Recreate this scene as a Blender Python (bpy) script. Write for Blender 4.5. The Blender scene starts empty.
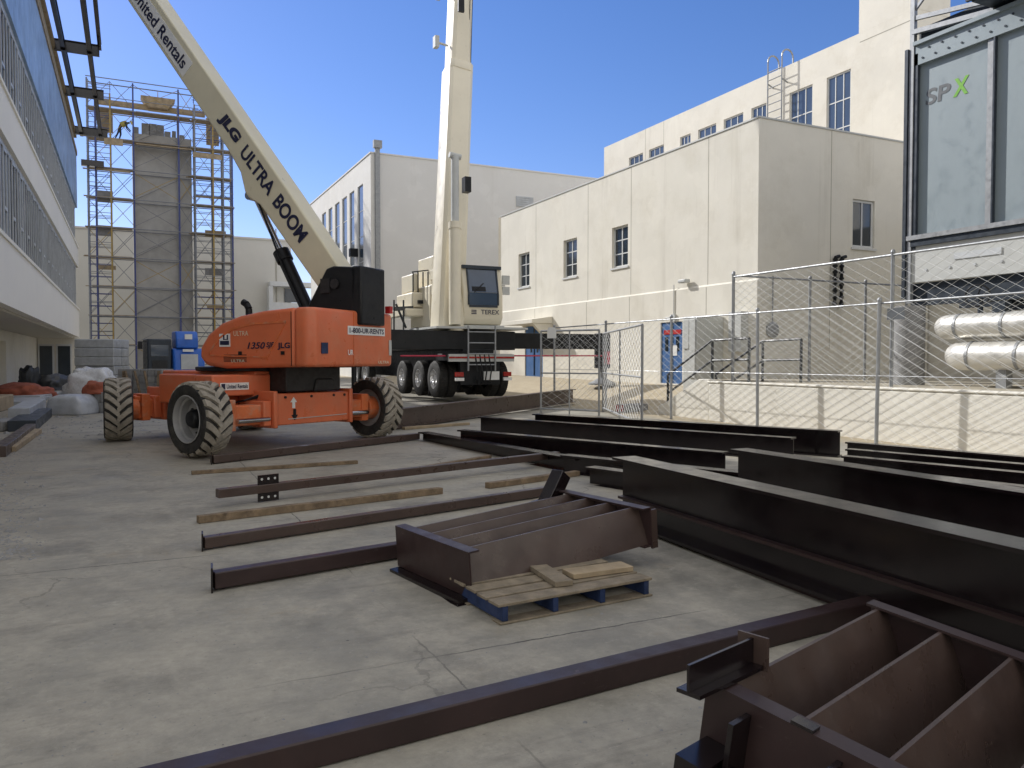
import bpy, math, random
from mathutils import Vector, Matrix, Euler
random.seed(7)
R = math.radians
scene = bpy.context.scene
COL = scene.collection

# ------------------------------------------------------------------ camera
F = 790.0
YAW = 25.8
PITCH = 1.74
CAMZ = 1.65
cam_d = bpy.data.cameras.new('camera')
cam = bpy.data.objects.new('camera', cam_d)
COL.objects.link(cam)
cam.location = (0, 0, CAMZ)
cam.rotation_euler = (R(90 - PITCH), 0, R(-YAW))
cam_d.sensor_width = 36
cam_d.lens = F / 1024 * 36
cam_d.clip_start = .05
cam_d.clip_end = 6000
scene.camera = cam
CR = Euler((R(90 - PITCH), 0, R(-YAW))).to_matrix()
CS, SN = math.cos(R(YAW)), math.sin(R(YAW))

def ray(px, py):
    return CR @ Vector(((px - 512) / F, (384 - py) / F, -1))
def atz(px, py, z):
    d = ray(px, py); t = (z - CAMZ) / d.z
    return Vector((d.x * t, d.y * t, z))
def atX(px, py, X):
    d = ray(px, py); t = X / d.x
    return Vector((X, d.y * t, CAMZ + d.z * t))
def atY(px, py, Y):
    d = ray(px, py); t = Y / d.y
    return Vector((d.x * t, Y, CAMZ + d.z * t))
def att(px, py, t):
    d = ray(px, py)
    return Vector((d.x * t, d.y * t, CAMZ + d.z * t))
def c2w(xc, t):
    return (xc * CS + t * SN, -xc * SN + t * CS)
def sstep(a, b, x):
    x = max(0, min(1, (x - a) / (b - a)))
    return x * x * (3 - 2 * x)
def gz(X, Y):
    z = .01 * max(0, min(Y, 72))
    z += .58 * sstep(12.6, 16.4, X) * sstep(14, 19, Y)
    return z
def G(px, py):
    z = 0
    for _ in range(8):
        p = atz(px, py, z); z = gz(p.x, p.y)
    return Vector((p.x, p.y, z))

# ------------------------------------------------------------------ materials
def lin(c):
    return tuple(c) + (1,) if len(c) == 3 else c
class NT:
    def __init__(s, name):
        s.m = bpy.data.materials.new(name); s.m.use_nodes = True
        s.t = s.m.node_tree; s.n = s.t.nodes; s.l = s.t.links
        s.b = s.n['Principled BSDF']
        s.tc = s.n.new('ShaderNodeTexCoord')
    def new(s, t, **k):
        n = s.n.new(t)
        for a, v in k.items(): setattr(n, a, v)
        return n
    def noise(s, scale, detail=4, rough=.6, vec=None, mapscale=None):
        n = s.new('ShaderNodeTexNoise')
        n.inputs['Scale'].default_value = scale; n.inputs['Detail'].default_value = detail
        n.inputs['Roughness'].default_value = rough
        v = vec or s.tc.outputs['Object']
        if mapscale:
            mp = s.new('ShaderNodeMapping'); mp.inputs['Scale'].default_value = mapscale
            s.l.new(v, mp.inputs['Vector']); v = mp.outputs['Vector']
        s.l.new(v, n.inputs['Vector'])
        return n.outputs['Fac']
    def ramp(s, fac, a, b, ca=(0, 0, 0), cb=(1, 1, 1)):
        r = s.new('ShaderNodeValToRGB')
        r.color_ramp.elements[0].position = a; r.color_ramp.elements[1].position = b
        r.color_ramp.elements[0].color = lin(ca); r.color_ramp.elements[1].color = lin(cb)
        s.l.new(fac, r.inputs['Fac'])
        return r.outputs['Color']
    def mix(s, fac, a, b, mode='MIX'):
        n = s.new('ShaderNodeMix', data_type='RGBA', blend_type=mode)
        for sock, v in ((n.inputs[0], fac), (n.inputs[6], a), (n.inputs[7], b)):
            if isinstance(v, (int, float)): sock.default_value = v
            elif isinstance(v, tuple): sock.default_value = lin(v)
            else: s.l.new(v, sock)
        return n.outputs[2]
    def math(s, op, a, b=None, c=None):
        n = s.new('ShaderNodeMath', operation=op)
        for i, v in enumerate((a, b, c)):
            if v is None: continue
            if isinstance(v, (int, float)): n.inputs[i].default_value = v
            else: s.l.new(v, n.inputs[i])
        return n.outputs[0]
    def bump(s, h, strength=.3, dist=.02):
        n = s.new('ShaderNodeBump'); n.inputs['Strength'].default_value = strength
        n.inputs['Distance'].default_value = dist
        s.l.new(h, n.inputs['Height']); s.l.new(n.outputs['Normal'], s.b.inputs['Normal'])
    def color(s, c):
        if isinstance(c, tuple): s.b.inputs['Base Color'].default_value = lin(c)
        else: s.l.new(c, s.b.inputs['Base Color'])

MATS = {}
def mat(name, col, rough=.6, metal=0, var=.25, scale=3, spec=.5, dirt=None, dirt_amt=.5, dirt_scale=2,
        bump=0, bscale=30, streak=False, coat=0, rvar=.15, drip=None, scuff=None, scuff_amt=.5):
    k = NT(name)
    dark = tuple(c * (1 - var) for c in col); lite = tuple(min(.95, c * (1 + var)) for c in col)
    ms = (1, 1, .12) if streak else None
    f = k.noise(scale, 6, .65, mapscale=ms)
    c = k.mix(k.ramp(f, .3, .7), dark, lite)
    if dirt:
        g = k.noise(dirt_scale, 8, .7)
        c = k.mix(k.ramp(g, .5, .5 + .25 / max(.2, dirt_amt) * .5 + .05, (0, 0, 0), (dirt_amt,) * 3), c, dirt)
    if drip:
        d1 = k.noise(1.5, 6, .7, mapscale=(1.0, 1.0, .05)); d2 = k.noise(.35, 4, .6)
        df = k.math('MULTIPLY', k.ramp(d1, .54, .74, (0,) * 3, (.55,) * 3), k.ramp(d2, .42, .6))
        c = k.mix(df, c, drip)
        p1 = k.noise(.8, 3, .5)
        c = k.mix(k.ramp(p1, .57, .585, (0,) * 3, (.22,) * 3), c, tuple(min(.9, v * 1.12) for v in col))
    if scuff:
        s1 = k.noise(9, 8, .8, mapscale=(1, 1, 3)); s2 = k.noise(1.4, 4, .6)
        sf = k.math('MULTIPLY', k.ramp(s1, .60, .68, (0,) * 3, (scuff_amt,) * 3), k.ramp(s2, .45, .65))
        c = k.mix(sf, c, scuff)
    k.color(c)
    k.b.inputs['Metallic'].default_value = metal
    k.b.inputs['Specular IOR Level'].default_value = spec
    k.b.inputs['Coat Weight'].default_value = coat
    rf = k.noise(scale * 2.3 + 1, 4, .6)
    rr = k.ramp(rf, .3, .7, (max(.04, rough - rvar),) * 3, (min(1, rough + rvar),) * 3)
    k.l.new(rr, k.b.inputs['Roughness'])
    if bump:
        k.bump(k.noise(bscale, 5, .6), bump)
    MATS[name] = k.m
    return k.m

M_primer = mat('steel_primer', (.010, .0065, .0075), .20, var=.3, scale=2.2, dirt=(.03, .022, .02), dirt_amt=.3, dirt_scale=5, bump=.01, bscale=60, rvar=.06, spec=.62, scuff=(.08, .06, .05), scuff_amt=.25)
M_maroon = mat('maroon_primer', (.032, .0175, .017), .42, var=.25, scale=2.2, dirt=(.07, .04, .035), dirt_amt=.35, dirt_scale=6, bump=.02, bscale=60, rvar=.1, scuff=(.20, .16, .15), scuff_amt=.6)
M_primer_b = mat('steel_primer_brown', (.066, .044, .037), .36, var=.22, scale=1.6, dirt=(.12, .09, .075), dirt_amt=.35, dirt_scale=4, bump=.03, bscale=50, scuff=(.16, .12, .10), scuff_amt=.5)
M_orange = mat('orange_paint', (.66, .16, .065), .38, var=.10, scale=1.5, dirt=(.52,.25,.15), dirt_amt=.5, dirt_scale=2.5, bump=.02, scuff=(.22, .12, .08), scuff_amt=.5)
M_orange_d = mat('orange_worn', (.64, .16, .05), .55, var=.2, scale=3, dirt=(.46, .36, .27), dirt_amt=.75, dirt_scale=3.3, bump=.05, scuff=(.5, .45, .38), scuff_amt=.8)
M_khaki = mat('khaki_paint', (.70, .65, .48), .42, var=.07, scale=.8, dirt=(.58,.53,.39), dirt_amt=.4, dirt_scale=1.4)
M_black = mat('black_paint', (.011, .012, .014), .42, var=.3, scale=3, spec=.3, dirt=(.05, .045, .04), dirt_amt=.3)
M_blackplastic = mat('black_plastic', (.02, .02, .021), .6, var=.3, scale=5)
M_rubber = mat('tyre_rubber', (.022, .021, .02), .8, var=.3, scale=6, dirt=(.15, .135, .11), dirt_amt=.4, dirt_scale=4, bump=.1)
M_lug = mat('dusty_tread', (.32, .29, .24), .92, var=.28, scale=7, dirt=(.06, .055, .05), dirt_amt=.5, dirt_scale=9, bump=.15)
M_rim = mat('grey_rim', (.30, .30, .30), .5, var=.2, scale=4, dirt=(.2, .17, .13), dirt_amt=.5)
M_chrome = mat('chrome_rod', (.6, .6, .6), .15, metal=1, var=.05)
M_alu = mat('polished_rim', (.65, .65, .65), .3, metal=.9, var=.1)
M_cream = mat('crane_cream', (.76, .70, .55), .4, var=.06, scale=1, dirt=(.5, .45, .35), dirt_amt=.35)
M_white = mat('white_paint', (.78, .78, .76), .5, var=.05)
M_navy = mat('navy_lettering', (.012, .014, .05), .5, var=.1)
M_grey_text = mat('grey_lettering', (.10, .11, .12), .5, var=.1)
M_green = mat('green_lettering', (.16, .42, .03), .5, var=.1)
M_red = mat('red_plastic', (.45, .02, .02), .4, var=.1)
M_tape = mat('red_tape', (.5, .03, .07), .5, var=.1)
M_stucco = mat('cream_stucco', (.745, .715, .63), .9, var=.05, scale=.5, dirt=(.60,.56,.46), dirt_amt=.6, dirt_scale=.55, bump=.12, bscale=25, spec=.2, drip=(.50, .465, .39))
M_stucco_u = mat('cream_stucco_upper', (.75, .715, .63), .9, var=.06, scale=.6, dirt=(.60,.55,.45), dirt_amt=.6, dirt_scale=.9, bump=.12, bscale=25, spec=.2, drip=(.50, .46, .38))
M_stucco_w = mat('white_stucco', (.74, .73, .70), .9, var=.04, scale=.4, dirt=(.68,.66,.6), dirt_amt=.4, dirt_scale=.3, bump=.08, bscale=20, spec=.2, drip=(.6, .58, .53))
M_stucco_far = mat('beige_far_wall', (.62, .60, .54), .9, var=.05, scale=.3, spec=.2)
M_joint = mat('joint_line', (.36, .34, .28), .9, var=.1)
M_fascia = mat('white_fascia', (.88, .85, .77), .8, var=.03, scale=.6, dirt=(.82,.79,.7), dirt_amt=.35, dirt_scale=.8, spec=.25)
M_soffit = mat('soffit', (.6, .57, .5), .8, var=.05)
M_sheath = mat('blue_sheathing', (.27, .39, .58), .45, var=.22, scale=.7, dirt=(.42,.56,.72), dirt_amt=.55, dirt_scale=.35)
M_stud = mat('grey_studs', (.50, .52, .53), .5, metal=.1, var=.15, scale=2)
M_gap = mat('dark_opening', (.03, .034, .04), .9, var=.5, scale=1.3, spec=.1)
M_band = mat('grey_backing', (.16, .18, .20), .6, var=.3, scale=1.2)
M_galv = mat('galvanised', (.30, .31, .32), .5, metal=.5, var=.15, scale=6)
M_wire = mat('galvanised_wire', (.66, .67, .66), .5, metal=.1, var=.12, scale=5)
M_panel = mat('zinc_panel', (.25, .30, .325), .5, metal=.12, var=.05, scale=1.1, dirt=(.21, .255, .28), dirt_amt=.4, dirt_scale=2.2, streak=True)
M_dkblue = mat('dark_steel_column', (.035, .045, .06), .45, metal=.3, var=.2)
M_glass_d = mat('dark_glass', (.025, .035, .045), .08, var=.3, scale=.8, spec=.8, rvar=.03)
M_glass_b = mat('sky_glass', (.05, .075, .115), .1, var=.2, scale=.5, spec=1.0, rvar=.03)  # bluish base colour stands in for the reflected sky
M_winframe = mat('white_window_frame', (.62, .63, .62), .5, var=.06)
M_door = mat('blue_door', (.045, .13, .32), .5, var=.12, scale=2, dirt=(.1, .17, .3), dirt_amt=.4)
M_core = mat('grey_block', (.40, .39, .37), .9, var=.18, scale=.8, bump=.3, bscale=8, spec=.2)
M_timber = mat('weathered_timber', (.20, .145, .09), .85, var=.4, scale=6, dirt=(.07, .048, .034), dirt_amt=.85, dirt_scale=7, bump=.5, bscale=30, scuff=(.34, .27, .18))
M_plank = mat('scaffold_plank', (.33, .26, .17), .85, var=.3, scale=3, bump=.2)
M_pallet = mat('pallet_wood', (.23, .19, .135), .85, var=.35, scale=7, dirt=(.10, .085, .07), dirt_amt=.6, dirt_scale=6, bump=.3, bscale=40)
M_palblue = mat('pallet_blue', (.014, .032, .10), .75, var=.4, scale=6, dirt=(.12, .1, .08), dirt_amt=.4, dirt_scale=7)
M_scafblue = mat('scaffold_blue', (.05, .065, .20), .5, var=.2)
M_scafyel = mat('scaffold_yellow', (.36, .25, .07), .5, var=.2)
M_scafgrey = mat('scaffold_grey', (.22, .23, .25), .5, metal=.4, var=.2)
M_liftblue = mat('blue_lift_paint', (.02, .13, .55), .4, var=.12, scale=2)
M_block = mat('concrete_block', (.26, .26, .26), .92, var=.2, scale=4, bump=.3, bscale=40, spec=.2)
M_wrap = mat('plastic_wrap', (.62, .63, .65), .3, var=.15, scale=6, bump=.6, bscale=14)
M_sheetgrey = mat('grey_sheet_stack', (.42, .44, .47), .5, var=.2, scale=3, metal=.2)
M_tarp = mat('black_tarp', (.02, .022, .025), .45, var=.3, scale=5, bump=.5, bscale=10)
M_orangemat = mat('orange_mesh', (.28, .075, .04), .8, var=.3, scale=6, bump=.4, bscale=20)
M_rtwall = mat('retaining_wall_stucco', (.76, .735, .66), .9, var=.05, scale=.7, dirt=(.56, .52, .44), dirt_amt=.6, dirt_scale=1.2, bump=.15, bscale=25, spec=.2, drip=(.52, .48, .40))
M_slab = mat('slab_concrete', (.42, .38, .30), .9, var=.12, scale=2, bump=.2, bscale=30, spec=.2)
M_pipe = mat('aluminium_jacket', (.70, .685, .64), .42, metal=.55, var=.08, scale=1.5, bump=.02, bscale=10)
M_rail = mat('dark_handrail', (.04, .045, .05), .45, var=.2)
M_cabinet = mat('grey_cabinet', (.50, .51, .49), .5, var=.06)
M_skin = mat('skin', (.35, .2, .13), .6, var=.1)
M_vest = mat('hi_vis', (.36, .33, .08), .7, var=.15)
M_jeans = mat('dark_trousers', (.03, .035, .05), .8, var=.2)
M_helmet = mat('helmet', (.7, .6, .2), .4, var=.05)
M_taillight = mat('tail_lamp', (.35, .02, .015), .25, var=.1)

def ground_mat():
    k = NT('yard_concrete')
    o = k.tc.outputs['Object']
    sx = k.new('ShaderNodeSeparateXYZ'); k.l.new(o, sx.inputs[0])
    n1 = k.noise(.35, 8, .65); n2 = k.noise(1.7, 8, .7); n3 = k.noise(14, 6, .7); n4 = k.noise(.9, 10, .75)
    c = k.mix(k.ramp(n1, .38, .62), (.235, .225, .195), (.36, .34, .285))
    c = k.mix(k.ramp(n2, .42, .64, (0, 0, 0), (.7,) * 3), c, (.44, .41, .345))
    c = k.mix(k.ramp(n4, .52, .66, (0, 0, 0), (.6,) * 3), c, (.135, .128, .112))
    c = k.mix(k.ramp(k.noise(.22, 5, .6, mapscale=(1, .5, 1)), .53, .68, (0, 0, 0), (.5,) * 3), c, (.42, .35, .25))
    c = k.mix(k.ramp(n3, .35, .75, (.0,) * 3, (.4,) * 3), c, (.17, .16, .14), 'MIX')
    strk = k.noise(1.2, 8, .75, mapscale=(.25, 2.4, 1))
    c = k.mix(k.ramp(strk, .56, .72, (0,) * 3, (.55,) * 3), c, (.14, .13, .115))
    n5 = k.noise(5.5, 9, .8)
    c = k.mix(k.ramp(n5, .57, .70, (0,) * 3, (.5,) * 3), c, (.46, .435, .37))
    ve = k.new('ShaderNodeTexVoronoi', feature='DISTANCE_TO_EDGE'); ve.inputs['Scale'].default_value = .42
    dn = k.new('ShaderNodeTexNoise'); dn.inputs['Scale'].default_value = 1.6; dn.inputs['Detail'].default_value = 8; k.l.new(o, dn.inputs['Vector'])
    vm = k.new('ShaderNodeVectorMath', operation='MULTIPLY_ADD'); k.l.new(dn.outputs['Color'], vm.inputs[0]); vm.inputs[1].default_value = (.9, .9, 0); k.l.new(o, vm.inputs[2]); k.l.new(vm.outputs[0], ve.inputs['Vector'])
    ck = k.math('MULTIPLY', k.math('LESS_THAN', ve.outputs['Distance'], .0035), k.ramp(k.noise(.28, 3, .6), .50, .60))
    c = k.mix(k.math('MULTIPLY', ck, .45), c, (.06, .056, .05))
    oil = k.noise(.7, 3, .5)
    c = k.mix(k.ramp(oil, .68, .76, (0,) * 3, (.55,) * 3), c, (.085, .08, .072))
    sc1 = k.noise(3.0, 9, .85, mapscale=(1, 5, 1)); sc2 = k.noise(24, 6, .8)
    c = k.mix(k.ramp(sc1, .60, .66, (0,) * 3, (.5,) * 3), c, (.45, .43, .37))
    c = k.mix(k.ramp(sc2, .60, .72, (0,) * 3, (.6,) * 3), c, (.10, .095, .085))
    c = k.mix(k.ramp(k.noise(33, 5, .8), .62, .72, (0,) * 3, (.55,) * 3), c, (.5, .48, .42))
    n6 = k.noise(.55, 9, .8)
    c = k.mix(k.ramp(n6, .56, .66, (0,) * 3, (.45,) * 3), c, (.32, .26, .17))
    # dark spots
    v = k.new('ShaderNodeTexVoronoi'); v.inputs['Scale'].default_value = 2.6; k.l.new(o, v.inputs['Vector'])
    sp = k.math('LESS_THAN', v.outputs['Distance'], k.math('MULTIPLY', k.noise(1.1, 2), .055))
    c = k.mix(k.math('MULTIPLY', sp, .6), c, (.05, .05, .05))
    # tool joints and cracks
    wob = k.math('MULTIPLY', k.math('SUBTRACT', k.noise(2.5, 5, .7), .5), .07)
    def joint(coord, off, step, w):
        a = k.math('ADD', coord, wob)
        a = k.math('SUBTRACT', a, off - step * 40 - step / 2)
        a = k.math('MODULO', a, step)
        a = k.math('ABSOLUTE', k.math('SUBTRACT', a, step / 2))
        return k.math('LESS_THAN', a, w)
    j1 = joint(sx.outputs['Y'], 4.0, 2.8, .007)
    j2 = joint(sx.outputs['X'], 1.47, 8.4, .006)
    j = k.math('MAXIMUM', j1, j2)
    br = k.ramp(k.noise(.55, 4, .6), .44, .58)
    j = k.math('MULTIPLY', j, br)
    c = k.mix(k.math('MULTIPLY', j, .85), c, (.055, .052, .05))
    # sunlit dirt lot beyond the fence
    dm = k.math('ADD', sx.outputs['X'], k.math('MULTIPLY', k.math('SUBTRACT', n2, .5), 1.6))
    dm = k.math('SUBTRACT', dm, 11.6)
    dm = k.math('MINIMUM', k.math('MAXIMUM', dm, 0), 1)
    dirt = k.mix(k.ramp(n2, .35, .7), (.37, .31, .215), (.47, .41, .30))
    dirt = k.mix(k.ramp(n3, .4, .8, (0,) * 3, (.4,) * 3), dirt, (.22, .18, .12))
    c = k.mix(dm, c, dirt)
    # gravel dust near the left wall
    gm = k.math('SUBTRACT', -.9, k.math('ADD', sx.outputs['X'], k.math('MULTIPLY', k.math('SUBTRACT', n4, .5), 2.4)))
    gm = k.math('MINIMUM', k.math('MAXIMUM', gm, 0), .75)
    c = k.mix(gm, c, k.mix(k.ramp(n3, .4, .62), (.22, .20, .165), (.40, .36, .29)))
    k.color(c)
    k.b.inputs['Specular IOR Level'].default_value = .3
    k.l.new(k.ramp(n2, .3, .7, (.6,) * 3, (.92,) * 3), k.b.inputs['Roughness'])
    h = k.math('ADD', k.math('MULTIPLY', n3, .5), k.math('ADD', n2, k.math('MULTIPLY', j, -1.5)))
    k.bump(h, .4, .02)
    return k.m
M_ground = ground_mat()

# ------------------------------------------------------------------ mesh builder
ROOTM = {}
class MB:
    def __init__(s):
        s.v = []; s.f = []; s.mi = []; s.sm = []
        s.M = Matrix.Identity(4); s.m = 0
    def add(s, vs, fs, smooth=False):
        o = len(s.v)
        s.v += [s.M @ Vector(v) for v in vs]
        for f in fs:
            s.f.append([i + o for i in f]); s.mi.append(s.m); s.sm.append(smooth)
        return s
    def bb(s, x0, x1, y0, y1, z0, z1):
        vs = [(x, y, z) for x in (x0, x1) for y in (y0, y1) for z in (z0, z1)]
        return s.add(vs, [(0, 1, 3, 2), (4, 6, 7, 5), (0, 4, 5, 1), (2, 3, 7, 6), (0, 2, 6, 4), (1, 5, 7, 3)])
    def box(s, c, size, rot=(0, 0, 0)):
        m = Matrix.Translation(c) @ Euler(rot).to_matrix().to_4x4()
        a, b, d = [k / 2 for k in size]
        vs = [m @ Vector((x, y, z)) for x in (-a, a) for y in (-b, b) for z in (-d, d)]
        return s.add(vs, [(0, 1, 3, 2), (4, 6, 7, 5), (0, 4, 5, 1), (2, 3, 7, 6), (0, 2, 6, 4), (1, 5, 7, 3)])
    def bar(s, p, q, w, h, up=(0, 0, 1)):
        """box beam from p to q, w sideways, h along up, centred on the line"""
        p = Vector(p); q = Vector(q); d = (q - p); L = d.length; d.normalize()
        u = Vector(up); sd = d.cross(u)
        if sd.length < 1e-4: sd = d.cross(Vector((1, 0, 0)))
        sd.normalize(); u = sd.cross(d).normalized()
        vs = [p + d * (L * i) + sd * (w / 2 * j) + u * (h / 2 * k) for i in (0, 1) for j in (-1, 1) for k in (-1, 1)]
        return s.add(vs, [(0, 1, 3, 2), (4, 6, 7, 5), (0, 4, 5, 1), (2, 3, 7, 6), (0, 2, 6, 4), (1, 5, 7, 3)])
    def tube(s, p, q, r, n=10, r2=None, cap=True):
        p = Vector(p); q = Vector(q); d = (q - p).normalized()
        a = d.cross(Vector((0, 0, 1)))
        if a.length < 1e-3: a = d.cross(Vector((1, 0, 0)))
        a.normalize(); b = d.cross(a)
        r2 = r if r2 is None else r2
        vs = []
        for c, rr in ((p, r), (q, r2)):
            for i in range(n):
                t = 2 * math.pi * i / n
                vs.append(c + (a * math.cos(t) + b * math.sin(t)) * rr)
        s.add(vs, [(i, (i + 1) % n, n + (i + 1) % n, n + i) for i in range(n)], True)
        if cap:
            s.add(vs[:n], [tuple(range(n))]); s.add(vs[n:], [tuple(range(n))[::-1]])
        return s
    def path(s, pts, r, n=8):
        for a, b in zip(pts, pts[1:]): s.tube(a, b, r, n)
        return s
    def prism(s, pts, o, u, v, w):
        """polygon pts (a,b) in plane o+a*u+b*v, extruded by vector w"""
        o, u, v, w = Vector(o), Vector(u), Vector(v), Vector(w)
        n = len(pts)
        A = [o + u * a + v * b for a, b in pts]; B = [p + w for p in A]
        return s.add(A + B, [tuple(range(n))[::-1], tuple(range(n, 2 * n))] + [(i, (i + 1) % n, n + (i + 1) % n, n + i) for i in range(n)])
    def lathe(s, prof, o, axis, n=28, closed=False):
        """prof [(r, a)] round axis"""
        o = Vector(o); d = Vector(axis).normalized()
        a = d.cross(Vector((0, 0, 1)))
        if a.length < 1e-3: a = Vector((1, 0, 0))
        a.normalize(); b = d.cross(a)
        vs = []
        for r, h in prof:
            for i in range(n):
                t = 2 * math.pi * i / n
                vs.append(o + d * h + (a * math.cos(t) + b * math.sin(t)) * r)
        fs = []
        for j in range(len(prof) - 1):
            for i in range(n):
                k = (i + 1) % n
                fs.append((j * n + i, j * n + k, (j + 1) * n + k, (j + 1) * n + i))
        return s.add(vs, fs, True)
    def build(s, name, mats, parent=None, loc=None, world=None, bevel=0, seg=2, smooth=None, angle=40):
        if not isinstance(mats, (list, tuple)): mats = [mats]
        vs = s.v
        if world is not None:
            inv = world.inverted(); vs = [inv @ v for v in vs]
        elif loc is not None and loc != 'auto':
            L = Vector(loc); vs = [v - L for v in vs]
        me = bpy.data.meshes.new(name)
        me.from_pydata([tuple(v) for v in vs], [], s.f)
        for m in mats: me.materials.append(m)
        for p, i, sm in zip(me.polygons, s.mi, s.sm):
            p.material_index = i
            p.use_smooth = sm if smooth is None else smooth
        import bmesh
        bm = bmesh.new(); bm.from_mesh(me)
        if any(s.sm) or bevel or smooth: bmesh.ops.remove_doubles(bm, verts=bm.verts, dist=1e-5)
        bmesh.ops.recalc_face_normals(bm, faces=bm.faces)
        bm.to_mesh(me); bm.free()
        try: me.set_sharp_from_angle(angle=R(angle))
        except Exception: pass
        o = bpy.data.objects.new(name, me); COL.objects.link(o)
        if loc is not None and loc != 'auto': o.location = loc
        if parent: o.parent = parent
        if bevel:
            b = o.modifiers.new('bevel', 'BEVEL'); b.width = bevel; b.segments = seg; b.limit_method = 'ANGLE'; b.angle_limit = R(35)
            for p in me.polygons: p.use_smooth = True
            try: me.set_sharp_from_angle(angle=R(60))
            except Exception: pass
        return o

def tag(o, label=None, cat=None, group=None, kind=None):
    if label and not kind: kind = 'thing'
    if label: o['label'] = label
    if cat: o['category'] = cat
    if group: o['group'] = group
    if kind: o['kind'] = kind
    return o
def thing(name, label, cat, loc=(0, 0, 0), rotz=0, group=None):
    o = bpy.data.objects.new(name, None); COL.objects.link(o)
    o.empty_display_size = .2
    o.location = loc; o.rotation_euler = (0, 0, rotz)
    tag(o, label, cat, group)
    ROOTM[o.name] = Matrix.Translation(Vector(loc)) @ Matrix.Rotation(rotz, 4, 'Z')
    return o
def W(o): return ROOTM[o.name]
def dup(root, loc=None, rotz=None, label=None):
    r = root.copy(); COL.objects.link(r)
    if loc is not None: r.location = loc
    if rotz is not None: r.rotation_euler = (0, 0, rotz)
    if label: r['label'] = label
    for ch in list(root.children):
        c = ch.copy(); COL.objects.link(c); c.parent = r
        for g in list(ch.children):
            d = g.copy(); COL.objects.link(d); d.parent = c
    return r

def text_obj(name, s, w, h, m, o, right, up, parent=None, world=None, bold=0., shear=0, depth=.004):
    """lettering fitted in a w x h box whose lower left corner is o"""
    cu = bpy.data.curves.new(name, 'FONT'); cu.body = s; cu.offset = bold; cu.shear = shear
    ob = bpy.data.objects.new(name, cu); COL.objects.link(ob)
    bpy.context.view_layer.update()
    dg = bpy.context.evaluated_depsgraph_get()
    me0 = bpy.data.meshes.new_from_object(ob.evaluated_get(dg))
    bpy.data.objects.remove(ob); bpy.data.curves.remove(cu)
    xs = [v.co.x for v in me0.vertices]; ys = [v.co.y for v in me0.vertices]
    x0, x1, y0, y1 = min(xs), max(xs), min(ys), max(ys)
    o = Vector(o); r = Vector(right).normalized(); u = Vector(up).normalized()
    nrm = r.cross(u)
    mb = MB()
    vs = [o + r * ((v.co.x - x0) / (x1 - x0) * w) + u * ((v.co.y - y0) / (y1 - y0) * h) + nrm * depth for v in me0.vertices]
    mb.add(vs, [tuple(p.vertices) for p in me0.polygons])
    bpy.data.meshes.remove(me0)
    if world is not None:
        inv = world.inverted(); mb.v = [inv @ v for v in mb.v]
    me = bpy.data.meshes.new(name); me.from_pydata([tuple(v) for v in mb.v], [], mb.f); me.materials.append(m)
    ob = bpy.data.objects.new(name, me); COL.objects.link(ob)
    if parent: ob.parent = parent
    return ob

def wall_cells(mb, axis, pos, th, u0, u1, z0, z1, holes):
    """wall slab with openings; axis 'X': plane x=pos..pos+th, runs along Y"""
    us = sorted({u0, u1, *[h[0] for h in holes], *[h[1] for h in holes]})
    zs = sorted({z0, z1, *[h[2] for h in holes], *[h[3] for h in holes]})
    for a, b in zip(us, us[1:]):
        # merge vertical runs
        run = None
        for c, d in zip(zs, zs[1:]):
            mu, mz = (a + b) / 2, (c + d) / 2
            hole = any(h[0] < mu < h[1] and h[2] < mz < h[3] for h in holes)
            if hole:
                if run: _cell(mb, axis, pos, th, a, b, *run); run = None
            else:
                run = (run[0], d) if run else (c, d)
        if run: _cell(mb, axis, pos, th, a, b, *run)
def _cell(mb, axis, pos, th, a, b, c, d):
    if axis == 'X': mb.bb(pos, pos + th, a, b, c, d)
    else: mb.bb(a, b, pos, pos + th, c, d)

def abox(mb, axis, p0, p1, u0, u1, z0, z1):
    if axis == 'X': mb.bb(p0, p1, u0, u1, z0, z1)
    else: mb.bb(u0, u1, p0, p1, z0, z1)

def window(parent, axis, pos, u0, u1, z0, z1, cols=1, rows=2, glass=None, fr=.05, inset=.08, sill=True, name='window', mid=.05):
    """frame set in an opening, facing -X or -Y; pane and sill as sub-parts"""
    w = W(parent)
    m = MB(); a, b = pos + inset, pos + inset + .06
    e = .004
    abox(m, axis, a, b, u0 + e, u1 - e, z0 + e, z0 + fr); abox(m, axis, a, b, u0 + e, u1 - e, z1 - fr, z1 - e)
    abox(m, axis, a, b, u0 + e, u0 + fr, z0 + fr, z1 - fr); abox(m, axis, a, b, u1 - fr, u1 - e, z0 + fr, z1 - fr)
    for i in range(1, cols):
        u = u0 + (u1 - u0) * i / cols
        abox(m, axis, a + .01, b - .01, u - mid / 2, u + mid / 2, z0 + fr, z1 - fr)
    for i in range(1, rows):
        z = z0 + (z1 - z0) * i / rows
        abox(m, axis, a + .013, b - .013, u0 + fr, u1 - fr, z - .02, z + .02)
    o = m.build(name, M_winframe, parent, world=w)
    g = MB(); abox(g, axis, b - .03, b - .02, u0 + fr, u1 - fr, z0 + fr, z1 - fr)
    # parented to the window part: same local frame
    g.build('pane', glass or M_glass_d, o, world=w)
    if sill:
        s2 = MB(); abox(s2, axis, pos - .05, pos + inset - .005, u0 - .06, u1 + .06, z0 - .07, z0 - .003)
        s2.build('sill', M_winframe, o, world=w)
    return o

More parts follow.
